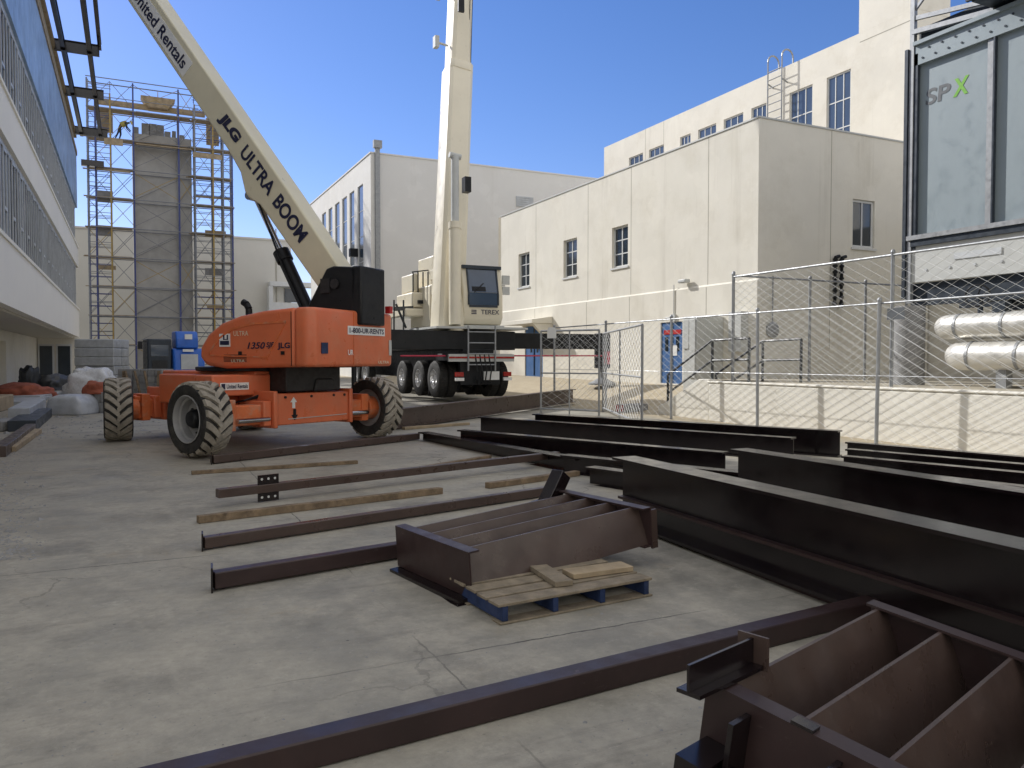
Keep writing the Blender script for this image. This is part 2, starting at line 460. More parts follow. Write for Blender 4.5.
def ibeam(mb, p0, p1, h, bf, tf=.025, tw=.016, zbase=True):
    """I section from p0 to p1 (centres of the underside), web upright"""
    p0 = Vector(p0); p1 = Vector(p1)
    d = (p1 - p0).normalized(); sd = d.cross(Vector((0, 0, 1))).normalized(); up = sd.cross(d)
    b = bf / 2; t = tw / 2
    pr = [(-b, 0), (b, 0), (b, tf), (t, tf), (t, h - tf), (b, h - tf), (b, h), (-b, h), (-b, h - tf), (-t, h - tf), (-t, tf), (-b, tf)]
    n = len(pr)
    A = [p0 + sd * x + up * z for x, z in pr]; B = [v + (p1 - p0) for v in A]
    mb.add(A + B, [(i, (i + 1) % n, n + (i + 1) % n, n + i) for i in range(n)])
    for S, fl in ((A, 1), (B, -1)):
        fs = [(0, 1, 2, 11), (8, 5, 6, 7), (10, 3, 4, 9)]
        # build caps with t-junction free polys
        mb.add(S, [(0, 1, 2, 3, 10, 11), (8, 9, 4, 5, 6, 7), (10, 3, 4, 9)])
    return mb

def chain(mb, o, u, L, z0f, z1f, w=.11, r=.0035):
    """chain-link wires; z0f/z1f: bottom/top height as function of distance"""
    o = Vector(o); u = Vector(u).normalized(); nrm = u.cross(Vector((0, 0, 1)))
    n = int(L / w)
    for i in range(n):
        xa, xb = i * w, (i + 1) * w
        z0, z1 = z0f(xa), z1f(xa)
        k = int((z1 - z0) / (w * .55)); st = (z1 - z0) / k
        ring = []
        for j in range(k + 1):
            x = xa if (j + i) % 2 else xb
            p = o + u * x + Vector((0, 0, z0 + j * st))
            ring.append(p)
        vs = []; fs = []
        for p in ring:
            vs += [p + u * r, p - u * r * .5 + nrm * r * .87, p - u * r * .5 - nrm * r * .87]
        for j in range(k):
            for a in range(3):
                b2 = (a + 1) % 3
                fs.append((3 * j + a, 3 * j + b2, 3 * j + 3 + b2, 3 * j + 3 + a))
        mb.add(vs, fs)
    return mb
# ------------------------------------------------------------------ light
SUN = Vector((-1.0, 2.05, 1.45)).normalized()
EL = math.asin(SUN.z); AZ = math.atan2(SUN.x, SUN.y)
wd = bpy.data.worlds.new('World'); scene.world = wd; wd.use_nodes = True
nt = wd.node_tree; bg = nt.nodes['Background']
sky = nt.nodes.new('ShaderNodeTexSky'); sky.sky_type = 'NISHITA'; sky.sun_disc = False
sky.sun_elevation = EL; sky.sun_rotation = AZ
sky.air_density = 1.0; sky.dust_density = .2; sky.ozone_density = 3.0; sky.altitude = 0
hs = nt.nodes.new('ShaderNodeHueSaturation'); hs.inputs['Saturation'].default_value = 1.22
nt.links.new(sky.outputs[0], hs.inputs['Color'])
# added fill light: bright unseen sky overhead and behind, clear blue ahead
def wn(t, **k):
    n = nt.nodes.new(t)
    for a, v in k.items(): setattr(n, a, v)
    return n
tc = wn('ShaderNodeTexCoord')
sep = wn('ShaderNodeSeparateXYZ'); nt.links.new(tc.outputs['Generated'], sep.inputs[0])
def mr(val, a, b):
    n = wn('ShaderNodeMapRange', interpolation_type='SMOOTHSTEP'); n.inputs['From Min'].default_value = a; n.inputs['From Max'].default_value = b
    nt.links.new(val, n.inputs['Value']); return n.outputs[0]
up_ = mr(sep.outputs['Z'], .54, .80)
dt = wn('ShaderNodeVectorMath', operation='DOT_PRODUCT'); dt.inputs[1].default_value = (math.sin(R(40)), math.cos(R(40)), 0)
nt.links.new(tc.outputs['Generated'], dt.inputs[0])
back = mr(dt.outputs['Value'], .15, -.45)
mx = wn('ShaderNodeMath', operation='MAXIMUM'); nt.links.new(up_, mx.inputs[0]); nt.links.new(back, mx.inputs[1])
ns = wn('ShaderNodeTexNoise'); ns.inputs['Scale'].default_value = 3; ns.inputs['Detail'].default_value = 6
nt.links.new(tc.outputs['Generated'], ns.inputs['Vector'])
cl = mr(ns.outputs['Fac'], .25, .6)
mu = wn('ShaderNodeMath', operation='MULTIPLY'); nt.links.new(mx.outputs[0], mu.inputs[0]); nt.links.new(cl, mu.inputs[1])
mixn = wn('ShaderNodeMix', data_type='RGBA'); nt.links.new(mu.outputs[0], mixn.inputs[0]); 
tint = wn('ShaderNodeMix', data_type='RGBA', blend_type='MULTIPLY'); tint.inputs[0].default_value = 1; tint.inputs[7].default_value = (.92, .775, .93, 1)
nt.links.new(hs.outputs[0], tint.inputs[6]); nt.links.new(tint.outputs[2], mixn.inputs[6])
SKY_FILL = 7.0
mixn.inputs[7].default_value = (SKY_FILL, SKY_FILL * .965, SKY_FILL * .90, 1)
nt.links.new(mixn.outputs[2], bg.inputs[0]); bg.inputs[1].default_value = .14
sd = bpy.data.lights.new('sun', 'SUN'); so = bpy.data.objects.new('sun', sd); COL.objects.link(so)
sd.energy = 3.9; sd.angle = R(.8); sd.color = (1, .972, .93)
so.rotation_euler = (-SUN).to_track_quat('-Z', 'Y').to_euler()
so.location = (0, 0, 40)
scene.view_settings.view_transform = 'Standard'
scene.view_settings.look = 'None'
scene.view_settings.exposure = .2
scene.view_settings.gamma = 1
try: scene.view_settings.use_curve_mapping = False
except Exception: pass

# ------------------------------------------------------------------ ground
def grid_axis(a, b, step, far):
    r = [a + i * step for i in range(int((b - a) / step) + 1)]
    lo = [a - 5, a - 15, a - 40, a - 120, a - 400, a - far]
    hi = [b + 5, b + 15, b + 40, b + 120, b + 400, b + far]
    return lo[::-1] + r + hi
gx = grid_axis(-10, 30, .5, 2500); gy = grid_axis(-6, 76, 1., 2500)
gv = [(x, y, gz(x, y)) for x in gx for y in gy]
ny = len(gy)
gf = [(i * ny + j, (i + 1) * ny + j, (i + 1) * ny + j + 1, i * ny + j + 1) for i in range(len(gx) - 1) for j in range(ny - 1)]
mb = MB(); mb.add(gv, gf, True)
tag(mb.build('ground', M_ground), kind='structure')

# ------------------------------------------------------------------ left building
XL = -2.8
LB = thing('office_building', 'long white building with grey window bands and blue sheathing, propped over a recessed ground floor', 'building', (-8, 25, 0))
w = W(LB)
Y0, Y1 = 6.2, 56.0
m = MB(); m.bb(-16, XL - .28, Y0, Y1, 3.07, 15.5)
m.build('core', M_band, LB, world=w)
for z0, z1 in ((3.05, 4.78), (7.37, 8.60)):
    m = MB(); m.bb(XL - .27, XL, Y0, Y1 + .02, z0, z1); m.bb(XL - .002, XL + .05, Y0, Y1 + .03, z1 - .07, z1 + .03)
    m.build('fascia', M_fascia, LB, world=w)
m = MB(); m.bb(XL - .27, XL - .01, Y0, Y1, 11.05, 14.25)
m.build('sheathing', M_sheath, LB, world=w)
m = MB(); m.bb(XL - .27, XL + .04, Y0, Y1 + .03, 14.26, 14.55); m.bb(XL - .35, XL + .02, Y0, Y1 + .03, 15.35, 15.62)
m.build('parapet', M_plank, LB, world=w)
m = MB(); m.bb(-16, XL - .28, Y0, Y1, 2.98, 3.06)
m.build('soffit', M_soffit, LB, world=w)
m = MB()
wall_cells(m, 'X', -5.3, .28, Y0, Y1, -.2, 2.97, [(12, 16, .9, 2.6), (20, 24, .9, 2.6), (29, 35, 1.0, 2.7), (40, 42, .3, 2.5)])
m.bb(-16, -5.31, Y0, Y1, -.2, 2.97)
m.build('ground_floor_wall', M_stucco, LB, world=w)
m = MB(); m.bb(-5.0, XL - .05, 55.2, 55.5, 0, 2.97)
m.build('end_wall', M_stucco, LB, world=w)
for a, b in ((12, 16), (20, 24), (29, 35)):
    # openings face +X: frame in front of the dark core
    f = MB()
    z0, z1 = (.9, 2.6) if b < 26 else (1.0, 2.7)
    n = 6
    for i in range(n + 1):
        y = a + (b - a) * i / n
        f.bb(-5.2, -5.12, max(a + .004, y - .035), min(b - .004, y + .035), z0 + .004, z1 - .004)
    for z in (z0 + .05, (z0 + z1) / 2, z1 - .05): f.bb(-5.19, -5.13, a + .004, b - .004, z - .03, z + .03)
    fo = f.build('ground_window', M_winframe, LB, world=w)
    g = MB(); g.bb(-5.17, -5.15, a + .01, b - .01, z0 + .01, z1 - .01); g.build('pane', M_glass_d, fo, world=w)
for xa in (-4.55, -3.6):
    f = MB(); f.bb(xa - .42, xa + .42, 55.12, 55.197, .56, 2.62)
    fo = f.build('door', M_winframe, LB, world=w)
    g = MB(); g.bb(xa - .33, xa + .33, 55.10, 55.118, .70, 2.5); g.build('pane', M_glass_d, fo, world=w)
# window bands: one module of studs and window each
def band_module(z0, z1, y, L):
    m = MB(); xo = XL - .09
    h = z1 - z0
    jit = random.uniform(-.02, .02)
    for k in range(3):
        yy = y + L * k / 3
        m.bb(xo - .035, xo, yy, yy + .085, z0, z1)
    m.bb(xo - .035, xo - .008, y, y + L, z1 - .16, z1 - .004); m.bb(xo - .035, xo - .008, y, y + L, z0 + .004, z0 + .12)
    yy = y + L / 3
    if h > 1:
        m.bb(xo - .03, xo + .004, yy + .086, yy + L / 3 - .002, z0 + h * .30 + jit, z0 + h * .335 + jit)
        m.bb(xo - .03, xo + .004, yy + .086, yy + L / 3 - .002, z1 - .24, z1 - .165)
    o = m.build('window', M_stud, LB, world=w)
    g = MB()
    g.bb(xo - .06, xo - .038, y, y + L, z0 + .01, z1 - .01)
    g.build('pane', M_band if random.random() < .15 else M_gap, o, world=w)
L = 1.75
for z0, z1 in ((4.81, 7.37), (8.63, 11.05), (14.56, 15.34)):
    for i in range(28):
        band_module(z0, z1, 6.3 + i * L, L)

# steel ladder frame cantilevered at roof height
SF = thing('steel_canopy_frame', 'dark steel ladder frame cantilevered off the white building high against the sky', 'steel frame', (XL, 30, 15.4))
w = W(SF)
for x in (XL + .32, XL + 1.35):
    m = MB(); ibeam(m, (x, 16, 15.35), (x, 55.5, 15.35), .38, .18); m.build('rail_beam', M_primer, SF, world=w)
m = MB(); ibeam(m, (XL + 1.75, 16, 15.75), (XL + 1.75, 41, 15.75), .30, .15); m.build('rail_beam', M_primer, SF, world=w)
for y in (20, 27, 34, 40.4, 47, 54.8):
    m = MB(); ibeam(m, (XL - .02, y, 15.28), (XL + 1.75, y, 15.28), .48, .22); m.build('cross_beam', M_primer, SF, world=w)
for y in [18 + 2.4 * i for i in range(15)]:
    m = MB(); m.bb(XL + .22, XL + .30, y, y + .14, 15.42, 15.66); m.build('clip', M_primer, SF, world=w)

# ------------------------------------------------------------------ cream building (front right)
XA, YA0, YA1, ZA = 16.7, 17.9, 35.8, 8.75
BA = thing('cream_building', 'two storey cream stucco building with three small windows and blue doors', 'building', (20, 27, .8))
w = W(BA)
def rectX(x0, x1, yt, yb, X):
    a = atX(x0, yt, X); b = atX(x1, yt, X); xm = (x0 + x1) / 2
    zt = atX(xm, yt, X).z; zb = atX(xm, yb, X).z
    return (min(a.y, b.y), max(a.y, b.y), zb, zt)
wa = [rectX(518.5, 529.5, 253, 287, XA), rectX(563.5, 577, 239, 277, XA), rectX(612, 628, 226, 267, XA)]
d1 = rectX(662, 684, 322, 383.5, XA); d2 = rectX(526, 544, 326, 376.5, XA)
m = MB(); wall_cells(m, 'X', XA, .3, YA0, YA1, 4.0, ZA, wa)
m.m = 1
for px in (536, 573, 588, 631, 708):
    if px == 573: continue
    y = atX(px, 250, XA).y
    m.bb(XA - .003, XA, y - .012, y + .012, 4.05, ZA - .01)
m.build('wall', [M_stucco, M_joint], BA, world=w)
m = MB(); wall_cells(m, 'X', XA - .06, .36, YA0 - .05, YA1, .2, 4.0, [d1, d2])
m.prism([(0, 0), (.06, 0), (.06, .06)], (XA - .06, YA0 - .05, 4.0), (1, 0, 0), (0, 0, 1), (0, YA1 - YA0 + .05, 0))
m.m = 1
for px in (536, 588, 631, 708):
    y = atX(px, 250, XA).y
    m.bb(XA - .063, XA - .06, y - .012, y + .012, 2.8, 3.98)
m.build('lower_wall', [M_stucco, M_joint], BA, world=w)
# end wall facing the cooling tower
we = []
a = atY(852.5, 224, YA0); b = atY(874.5, 224, YA0)
we = [(a.x, b.x, atY(863, 248, YA0).z, atY(863, 200, YA0).z)]
m = MB(); wall_cells(m, 'Y', YA0, .3, XA + .301, 24.2, .2, ZA, we)
m.m = 1
x = atY(831, 200, YA0).x; m.bb(x - .012, x + .012, YA0 - .003, YA0, 2, ZA - .01)
m.build('end_wall', [M_stucco, M_joint], BA, world=w)
m = MB(); m.bb(XA + .301, 24.2, YA0 + .301, YA1, ZA - .6, ZA - .35); m.bb(XA, 24.2, YA1 + .001, YA1 + .3, .2, ZA)
m.bb(XA + .34, 24.2, YA0 + .34, YA1 - .02, .2, 4.4)
m.build('roof', M_slab, BA, world=w)
m = MB(); m.bb(XA - .03, XA + .33, YA0 - .03, YA1 + .02, ZA + .002, ZA + .05); m.bb(XA + .331, 24.2, YA0 - .03, YA0 + .33, ZA + .002, ZA + .05); m.build('cap_flashing', M_cabinet, BA, world=w)
m = MB(); m.bb(XA + .6, 24.1, YA0 + .6, YA1 - .1, 4.5, 8.1); m.build('interior', M_band, BA, world=w)
for h in wa: window(BA, 'X', XA, *h, cols=2, rows=3, glass=M_glass_d, fr=.07, inset=.1)
window(BA, 'Y', YA0, *we[0], cols=2, rows=1, glass=M_glass_d, fr=.08, inset=.06)
for h in (d1, d2):
    f = MB(); f.bb(XA - .02, XA + .06, h[0] + .01, h[1] - .01, h[2], h[3] - .01)
    ym = (h[0] + h[1]) / 2
    fo = f.build('door', M_door, BA, world=w)
    f = MB()
    for s_ in (-1, 1):
        f.bb(XA - .025, XA - .0205, ym + s_ * .3 - .09, ym + s_ * .3 + .09, h[2] + 1.1, h[3] - .5)
    f.build('door_glass', M_glass_d, fo, world=w)
    f = MB(); f.bb(XA - .06, XA - .021, ym - .01, ym + .01, h[2] + .05, h[3] - .05); f.build('astragal', M_dkblue, fo, world=w)
    if h is d1:
        f = MB(); f.bb(XA - .035, XA - .026, ym - .28, ym - .06, h[2] + .95, h[2] + 1.3); f.build('notice', M_white, fo, world=w)
        f = MB(); f.bb(XA - .035, XA - .026, ym - .5, ym + .45, h[3] - .42, h[3] - .27); f.build('notice', M_red, fo, world=w)
# canopy over the far door
y0, y1 = d2[0] - .9, d2[1] + .3
m = MB(); m.prism([(0, 0), (1.0, 0), (1.0, .16), (0, .30)], (XA - .065, y0, 3.25), (-1, 0, 0), (0, 0, 1), (0, y1 - y0, 0))
m.prism([(0, 0), (.95, .0), (0, -.9)], (XA - .065, y0 + .05, 3.245), (-1, 0, 0), (0, 0, 1), (0, .22, 0))
m.build('canopy', M_stucco, BA, world=w)
# wall lamp + conduit
p = atX(688, 282, XA)
m = MB(); m.bb(XA - .28, XA - .062, p.y - .2, p.y + .2, p.z - .04, p.z + .08); m.build('wall_lamp', M_cabinet, BA, world=w, bevel=.03)
p = atX(676, 285, XA)
m = MB(); m.tube((XA - .085, p.y, 2.9), (XA - .085, p.y, p.z), .018); m.tube((XA - .085, p.y, 3.1), (XA - .085, p.y + .5, 3.1), .02); m.bb(XA - .13, XA - .065, p.y - .1, p.y + .1, 2.95, 3.2)
m.build('conduit', M_cabinet, BA, world=w)
# black coiled pipes on the end wall
p = atY(836, 258, YA0); p2 = atY(836, 308, YA0)
for dx in (-.14, .14):
    m = MB(); m.path([(p.x + dx, YA0 - .1, p2.z), (p.x + dx, YA0 - .1, p.z), (p.x + dx + .18, YA0 - .1, p.z + .05), (p.x + dx + .18, YA0 - .02, p.z + .05)], .05)
    for k in range(8): m.tube((p.x + dx, YA0 - .1, p2.z + .1 + k * (p.z - p2.z - .2) / 7), (p.x + dx, YA0 - .1, p2.z + .17 + k * (p.z - p2.z - .2) / 7), .075)
    m.build('vent_pipe', M_black, BA, world=w)
p = atY(771, 330, YA0)
m = MB(); m.lathe([(0, 0), (.22, 0), (.24, .08), (.1, .12), (0, .12)], (p.x, YA0 - .01, p.z), (0, -1, 0), 20); m.tube((p.x, YA0 - .06, p.z), (p.x, YA0 - .06, p.z + 1.6), .02)
m.build('alarm_bell', M_galv, BA, world=w)

# upper cream building behind
XB = 24.3
BB = thing('tall_cream_building', 'taller cream building behind with a row of blue windows and a roof ladder', 'building', (30, 28, .8))
w = W(BB)
ZB = 13.65
wins = []
for x0, x1, big in ((629, 643, 0), (649, 664, 0), (680, 690.5, 0), (698, 716, 0), (723.5, 743, 0), (751, 766, 0), (789, 812, 1), (826, 850, 1)):
    a = atX(x0, 140, XB).y; b = atX(x1, 140, XB).y
    wins.append((min(a, b), max(a, b), 9.4, 12.5, big))
m = MB(); wall_cells(m, 'X', XB, .35, 18.6, 38.3, 8.0, ZB, [h[:4] for h in wins])
m.m = 1
for px in (645.5, 663.7): 
    y = atX(px, 140, XB).y; m.bb(XB - .003, XB, y - .012, y + .012, 8, ZB - .01)
m.bb(XB - .004, XB, 18.7, 20.9, ZB - .35, ZB - .32)
m.build('wall', [M_stucco_u, M_joint], BB, world=w)
m = MB(); m.bb(XB + .7, 40, 19.2, 37.2, .5, ZB - .5); m.bb(XB + .351, 40, 18.6, 18.95, .5, ZB); m.bb(XB + .351, 40, 38.0, 38.3, .5, ZB)
m.build('core', M_stucco_u, BB, world=w)
m = MB(); m.bb(XB - .002, XB + 1.75, 18.59, 20.95, ZB - .002, 24)
m.build('roof_tower', M_stucco_u, BB, world=w)
for h in wins: window(BB, 'X', XB, *h[:4], cols=3 if h[4] else 3, rows=3, glass=M_glass_b, fr=.06, inset=.05, sill=False, mid=.035)
lw = MB(); lw.bb(XB + .01, 40, -40, 18.5, .5, 6.5); lw.bb(XB + 4, 40, -40, 2, 6.5, 13.5); lw.build('rear_wing', M_stucco_u, BB, world=w)  # part shows behind the pipes; unseen length and upper storey added for bounce light
# roof ladder
pl = [atX(773.5, 62, XB).y, atX(787.5, 60, XB).y]
m = MB()
for y in pl:
    x = XB - .30
    m.tube((x, y, 8.4), (x, y, ZB + .35), .028, 8)
    prev = None
    for k in range(9):
        t = math.pi * k / 8
        q = (x + .30 - .30 * math.cos(t), y, ZB + .35 + .3 * math.sin(t))
        if prev: m.tube(prev, q, .035, 6)
        prev = q
    m.tube(prev, (prev[0], y, ZB), .035, 6)
    for zz in (9.6, 11.4, 13.1): m.tube((x, y, zz), (XB - .004, y, zz - .12), .03, 6)
z = 8.6
while z < ZB + .2:
    m.tube((XB - .30, pl[0], z), (XB - .30, pl[1], z), .022, 6); z += .33
m.build('roof_ladder', M_galv, BB, world=w)

# white block far middle
XC, YC, ZC = 13.1, 46.5, 14.0
BC = thing('white_building', 'tall plain white building behind the crane with strips of narrow windows on its sunny side', 'building', (22, 55, .5))
w = W(BC)
strips = []
for x0, x1 in ((357.7, 363.2), (349.6, 354.4), (342.2, 347), (335, 339.6), (328.6, 332.4), (322, 326)):
    a = atX(x0, 220, XC).y; b = atX(x1, 220, XC).y
    strips.append((min(a, b), max(a, b), 4.6, 12.55))
m = MB(); wall_cells(m, 'X', XC, .4, YC, 64, .3, ZC, strips)
m.bb(XC + .401, 40, YC, YC + .4, .3, ZC)
m.build('wall', M_stucco_w, BC, world=w)
m = MB(); m.bb(XC + .6, 39, YC + .6, 63, .3, ZC - .3); m.build('core', M_stucco_w, BC, world=w)
m = MB(); m.bb(XC - .05, 40, YC - .05, YC + .45, ZC - .002, ZC + .08); m.bb(XC - .05, XC + .45, YC + .451, 64, ZC - .002, ZC + .08)
m.build('coping', M_stucco_w, BC, world=w)
for s_ in strips:
    window(BC, 'X', XC, *s_, cols=1, rows=5, glass=M_glass_b, fr=.05, inset=.05, sill=False)
p = atY(377, 200, YC)
m = MB(); m.bb(p.x - .14, p.x + .14, YC - .2, YC - .002, .6, ZC + .3); m.bb(p.x - .25, p.x + .25, YC - .3, YC - .003, ZC + .3, ZC + .75)
m.build('downspout', M_galv, BC, world=w)
a = atY(516, 196, YC); b = atY(533, 208, YC)
m = MB(); m.bb(a.x, b.x, YC - .06, YC - .002, b.z, a.z)
for k in range(5): 
    zz = b.z + (a.z - b.z) * (k + .5) / 5; m.bb(a.x + .05, b.x - .05, YC - .09, YC - .061, zz - .03, zz + .03)
m.build('louvre', M_stud, BC, world=w)
for zz in (8.2,):
    m = MB(); m.bb(XC - .5, XC, YC + 3, YC + 3.4, zz, zz + .5); m.build('wall_unit', M_black, BC, world=w)

# beige wall at the far end
BD = thing('beige_building', 'low beige building closing the far end of the yard behind the scaffold', 'building', (0, 75, .7))
w = W(BD)
m = MB(); m.bb(-22, 13, 72, 84, .3, 12.15); m.bb(-22.1, 13.1, 71.9, 72.3, 12.15, 12.3); m.build('wall', M_stucco_far, BD, world=w)
m = MB()
for px in (276,):
    x = atY(px, 250, 72).x; m.bb(x - .05, x + .05, 71.96, 71.998, .7, 13.2)
m.build('joint', M_joint, BD, world=w)
a = atY(268, 284, 72); b = atY(301, 314, 72)
m = MB(); m.bb(a.x, b.x + 3, 70.8, 71.99, a.z - .25, a.z + .15); m.bb(a.x, b.x + 3, 70.9, 71.99, b.z + .2, b.z + .9); m.bb(a.x - .1, a.x + .25, 70.85, 71.99, .7, a.z - .26)
m.build('porch', M_winframe, BD, world=w)
m = MB(); m.bb(a.x + 1.4, a.x + 2.5, 71.9, 71.97, b.z + 1.0, a.z - .35); m.build('window', M_glass_d, BD, world=w)

# ------------------------------------------------------------------ masonry tower with scaffold
YT = 62.0
TW = thing('masonry_tower', 'bare grey block tower under construction inside the scaffold', 'tower', (1, 64, .6))
w = W(TW)
a = atY(133, 200, YT + 1.4); b = atY(192, 200, YT + 1.4); zt = atY(160, 136, YT + 1.4).z
m = MB(); m.bb(a.x, b.x, YT + 1.4, YT + 5.5, .5, zt)
m.build('block_wall', M_core, TW, world=w)
for k in range(7):
    x = a.x + .12 + k * (b.x - a.x - .4) / 7; m = MB(); hh = .25 + random.random() * .7
    m.bb(x, x + .25 + random.random() * .3, YT + 1.5, YT + 2.1, zt + .002, zt + hh); m.build('loose_course', M_block, TW, world=w)
SC = thing('scaffold', 'tall blue and yellow tube scaffold round the grey block tower', 'scaffold', (2, 62, .6))
w = W(SC)
zg = .62
posts = [89, 97, 112, 135, 180, 196, 214, 224, 233]
ztop = atY(160, 100, YT).z
lev = [zg + 2.05 * k for k in range(1, 11)]
def sx(px, y=YT): return atY(px, 250, y).x
for i, px in enumerate(posts):
    for row, yy in enumerate((YT, YT + 1.2)):
        x = sx(px)
        if row and 100 < px < 190 and False: continue
        m = MB(); top = ztop + (.9 if row == 0 and px in (89, 135, 180) else 0)
        m.tube((x, yy, zg), (x, yy, top), .06, 6)
        m.build('post', [M_scafgrey, M_scafblue, M_scafyel, M_scafblue, M_scafblue, M_scafgrey, M_scafyel, M_scafgrey, M_scafblue][i] if row == 0 else M_scafgrey, SC, world=w)
for z in lev:
    for yy in (YT - .06, YT + 1.26):
        m = MB(); m.tube((sx(88), yy, z), (sx(234), yy, z), .035, 6); z + 1.0 < ztop and m.tube((sx(88), yy, z + 1.0), (sx(112), yy, z + 1.0), .022, 5); z + 1.0 < ztop and m.tube((sx(196), yy, z + 1.0), (sx(234), yy, z + 1.0), .022, 5)
        m.build('ledger', M_scafgrey, SC, world=w)
for z in lev:
    for a_, b_ in ((88, 113), (194, 234)):
        m = MB()
        for q in (.5, 1.35): m.tube((sx(a_), YT + .6, z - q), (sx(b_), YT + .6, z - q), .024, 5); m.tube((sx(a_), YT - .02, z - q), (sx(b_), YT - .02, z - q), .02, 5)
        for px in ((90, 97, 112) if a_ == 88 else (196, 214, 224, 233)): m.tube((sx(px), YT, z - .5), (sx(px), YT + 1.2, z - .5), .024, 5); m.tube((sx(px), YT, z - 1.35), (sx(px), YT + 1.2, z - 1.35), .024, 5); m.tube((sx(px), YT + .6, z - 2.0), (sx(px), YT + .6, z), .022, 5)
        m.build('frame_rungs', M_scafgrey if random.random() < .6 else M_scafblue, SC, world=w)
for k, z in enumerate([zg] + lev[:-1]):
    for a_, b_ in ((89, 112), (112, 135), (135, 180), (180, 196), (196, 214), (214, 233)):
        m = MB()
        for yy in (YT + .05,):
            m.tube((sx(a_), yy, z + .2), (sx(b_), yy, z + 1.9), .02, 5); m.tube((sx(a_), yy + .03, z + 1.9), (sx(b_), yy + .03, z + .2), .02, 5)
        m.build('cross_brace', M_scafgrey if (a_ + k) % 3 else M_scafyel, SC, world=w)
        if k % 2 == 0:
            m = MB(); m.tube((sx(a_), YT + 1.25, z + .2), (sx(b_), YT + 1.25, z + 1.9), .02, 5); m.build('rear_brace', M_scafgrey, SC, world=w)
for k, z in enumerate(lev):
    for a_, b_ in ((88, 134), (134, 192), (192, 234)):
        if (k * 5 + a_) % 5 == 0 and k not in (8, 9): continue
        if a_ == 134 and k < 7 or k == 9: continue
        m = MB()
        for q in range(4):
            j = random.uniform(-.3, .3)
            m.bb(sx(a_) + j, sx(b_) + j * .5, YT + .04 + q * .29, YT + .29 + q * .29, z + .04, z + .09)
        m.build('plank_deck', M_plank, SC, world=w)
# rough upper boards and debris guards
def board(px0, px1, y0, y1, yy=YT + .3, name='hoarding', mt=M_plank, th=.06):
    a = atY(px0, y0, yy); b = atY(px1, y1, yy)
    m = MB(); m.bb(min(a.x, b.x), max(a.x, b.x), yy, yy + th, min(a.z, b.z), max(a.z, b.z)); m.build(name, mt, SC, world=w)
board(97, 205, 103, 112, YT + 1.7, th=.35)
board(97, 113, 108, 133, YT + 1.75, th=.1)
board(206, 219, 118, 146, YT + 1.75, th=.1)
board(104, 123, 137, 146, YT - .1); board(136, 192, 143, 150, YT - .12); board(193, 222, 152, 160, YT - .1)
board(96, 130, 168, 173, YT - .12); board(196, 230, 195, 200); board(96, 113, 190, 203, YT + .5, mt=M_block)
board(98, 112, 225, 236, YT + .5, mt=M_block); board(205, 226, 230, 238, YT + .5, mt=M_plank); board(98, 116, 265, 270); board(205, 225, 268, 276, YT + .5, mt=M_block); board(207, 224, 305, 309, YT + .5)
board(81, 104, 159, 167, YT - .7, mt=M_primer, th=.4)
m = MB()
for px in (90, 112, 135, 180): pass
for dz in (0.0, -.9):
    z = ztop + .6 + dz; m.tube((sx(90), YT - .06, z), (sx(200), YT - .06, z), .03, 5)
m.build('guard_rail', M_scafgrey, SC, world=w)
HP = atY(158, 110, YT + 1.9)
m = MB(); m.prism([(-.65, 0), (.65, 0), (1.15, .75), (-1.15, .75)], (HP.x, HP.y - .6, HP.z), (1, 0, 0), (0, 0, 1), (0, 1.2, 0))
m.tube((HP.x, HP.y, HP.z + .7), (HP.x, HP.y, HP.z + 1.3), .03, 6)
tag(m.build('mortar_hopper', M_plank, loc=(HP.x, HP.y, HP.z)), 'tan trough shaped mortar tub on the topmost beam of the scaffold', 'tub')

# worker bending over on the scaffold
def person(name, pts, edges, radii, loc, mt, label):
    me = bpy.data.meshes.new(name); me.from_pydata(pts, edges, [])
    o = bpy.data.objects.new(name, me); COL.objects.link(o); o.location = loc
    me.materials.append(mt)
    sk = o.modifiers.new('skin', 'SKIN')
    for v, r in zip(me.skin_vertices[0].data, radii): v.radius = r
    me.skin_vertices[0].data[0].use_root = True
    ss = o.modifiers.new('sub', 'SUBSURF'); ss.levels = 2; ss.render_levels = 2
    tag(o, label, 'person')
    return o
wp = atY(123, 133, YT + .7)
wz = lev[8] + .1 if abs(lev[8] - wp.z) < 1.5 else wp.z
wz = min(lev, key=lambda z: abs(z - wp.z)) + .095
P = [(0, 0, .92), (.10, 0, 1.12), (.42, 0, 1.28), (.52, 0, 1.30), (.66, 0, 1.30),
     (.0, .10, .86), (.06, .13, .47), (-.06, .14, .07), (.1, .15, .03),
     (.0, -.10, .86), (-.12, -.13, .48), (-.30, -.14, .07), (-.14, -.15, .03),
     (.38, .19, 1.24), (.44, .26, .96), (.62, .2, .76), (.68, .18, .70),
     (.38, -.19, 1.24), (.46, -.25, .96), (.64, -.16, .76), (.70, -.14, .70)]
E = [(0, 1), (1, 2), (2, 3), (3, 4), (0, 5), (5, 6), (6, 7), (7, 8), (0, 9), (9, 10), (10, 11), (11, 12), (2, 13), (13, 14), (14, 15), (15, 16), (2, 17), (17, 18), (18, 19), (19, 20)]
RR = [(.15, .12), (.15, .12), (.17, .12), (.06, .06), (.11, .10), (.10, .10), (.065, .065), (.045, .045), (.05, .035), (.10, .10), (.065, .065), (.045, .045), (.05, .035),
      (.065, .065), (.045, .045), (.035, .035), (.04, .03), (.065, .065), (.045, .045), (.035, .035), (.04, .03)]
wk = person('person', P, E, RR, (wp.x - .2, YT + .6, wz), M_jeans, 'worker in a yellow vest and hard hat bending over high on the scaffold')
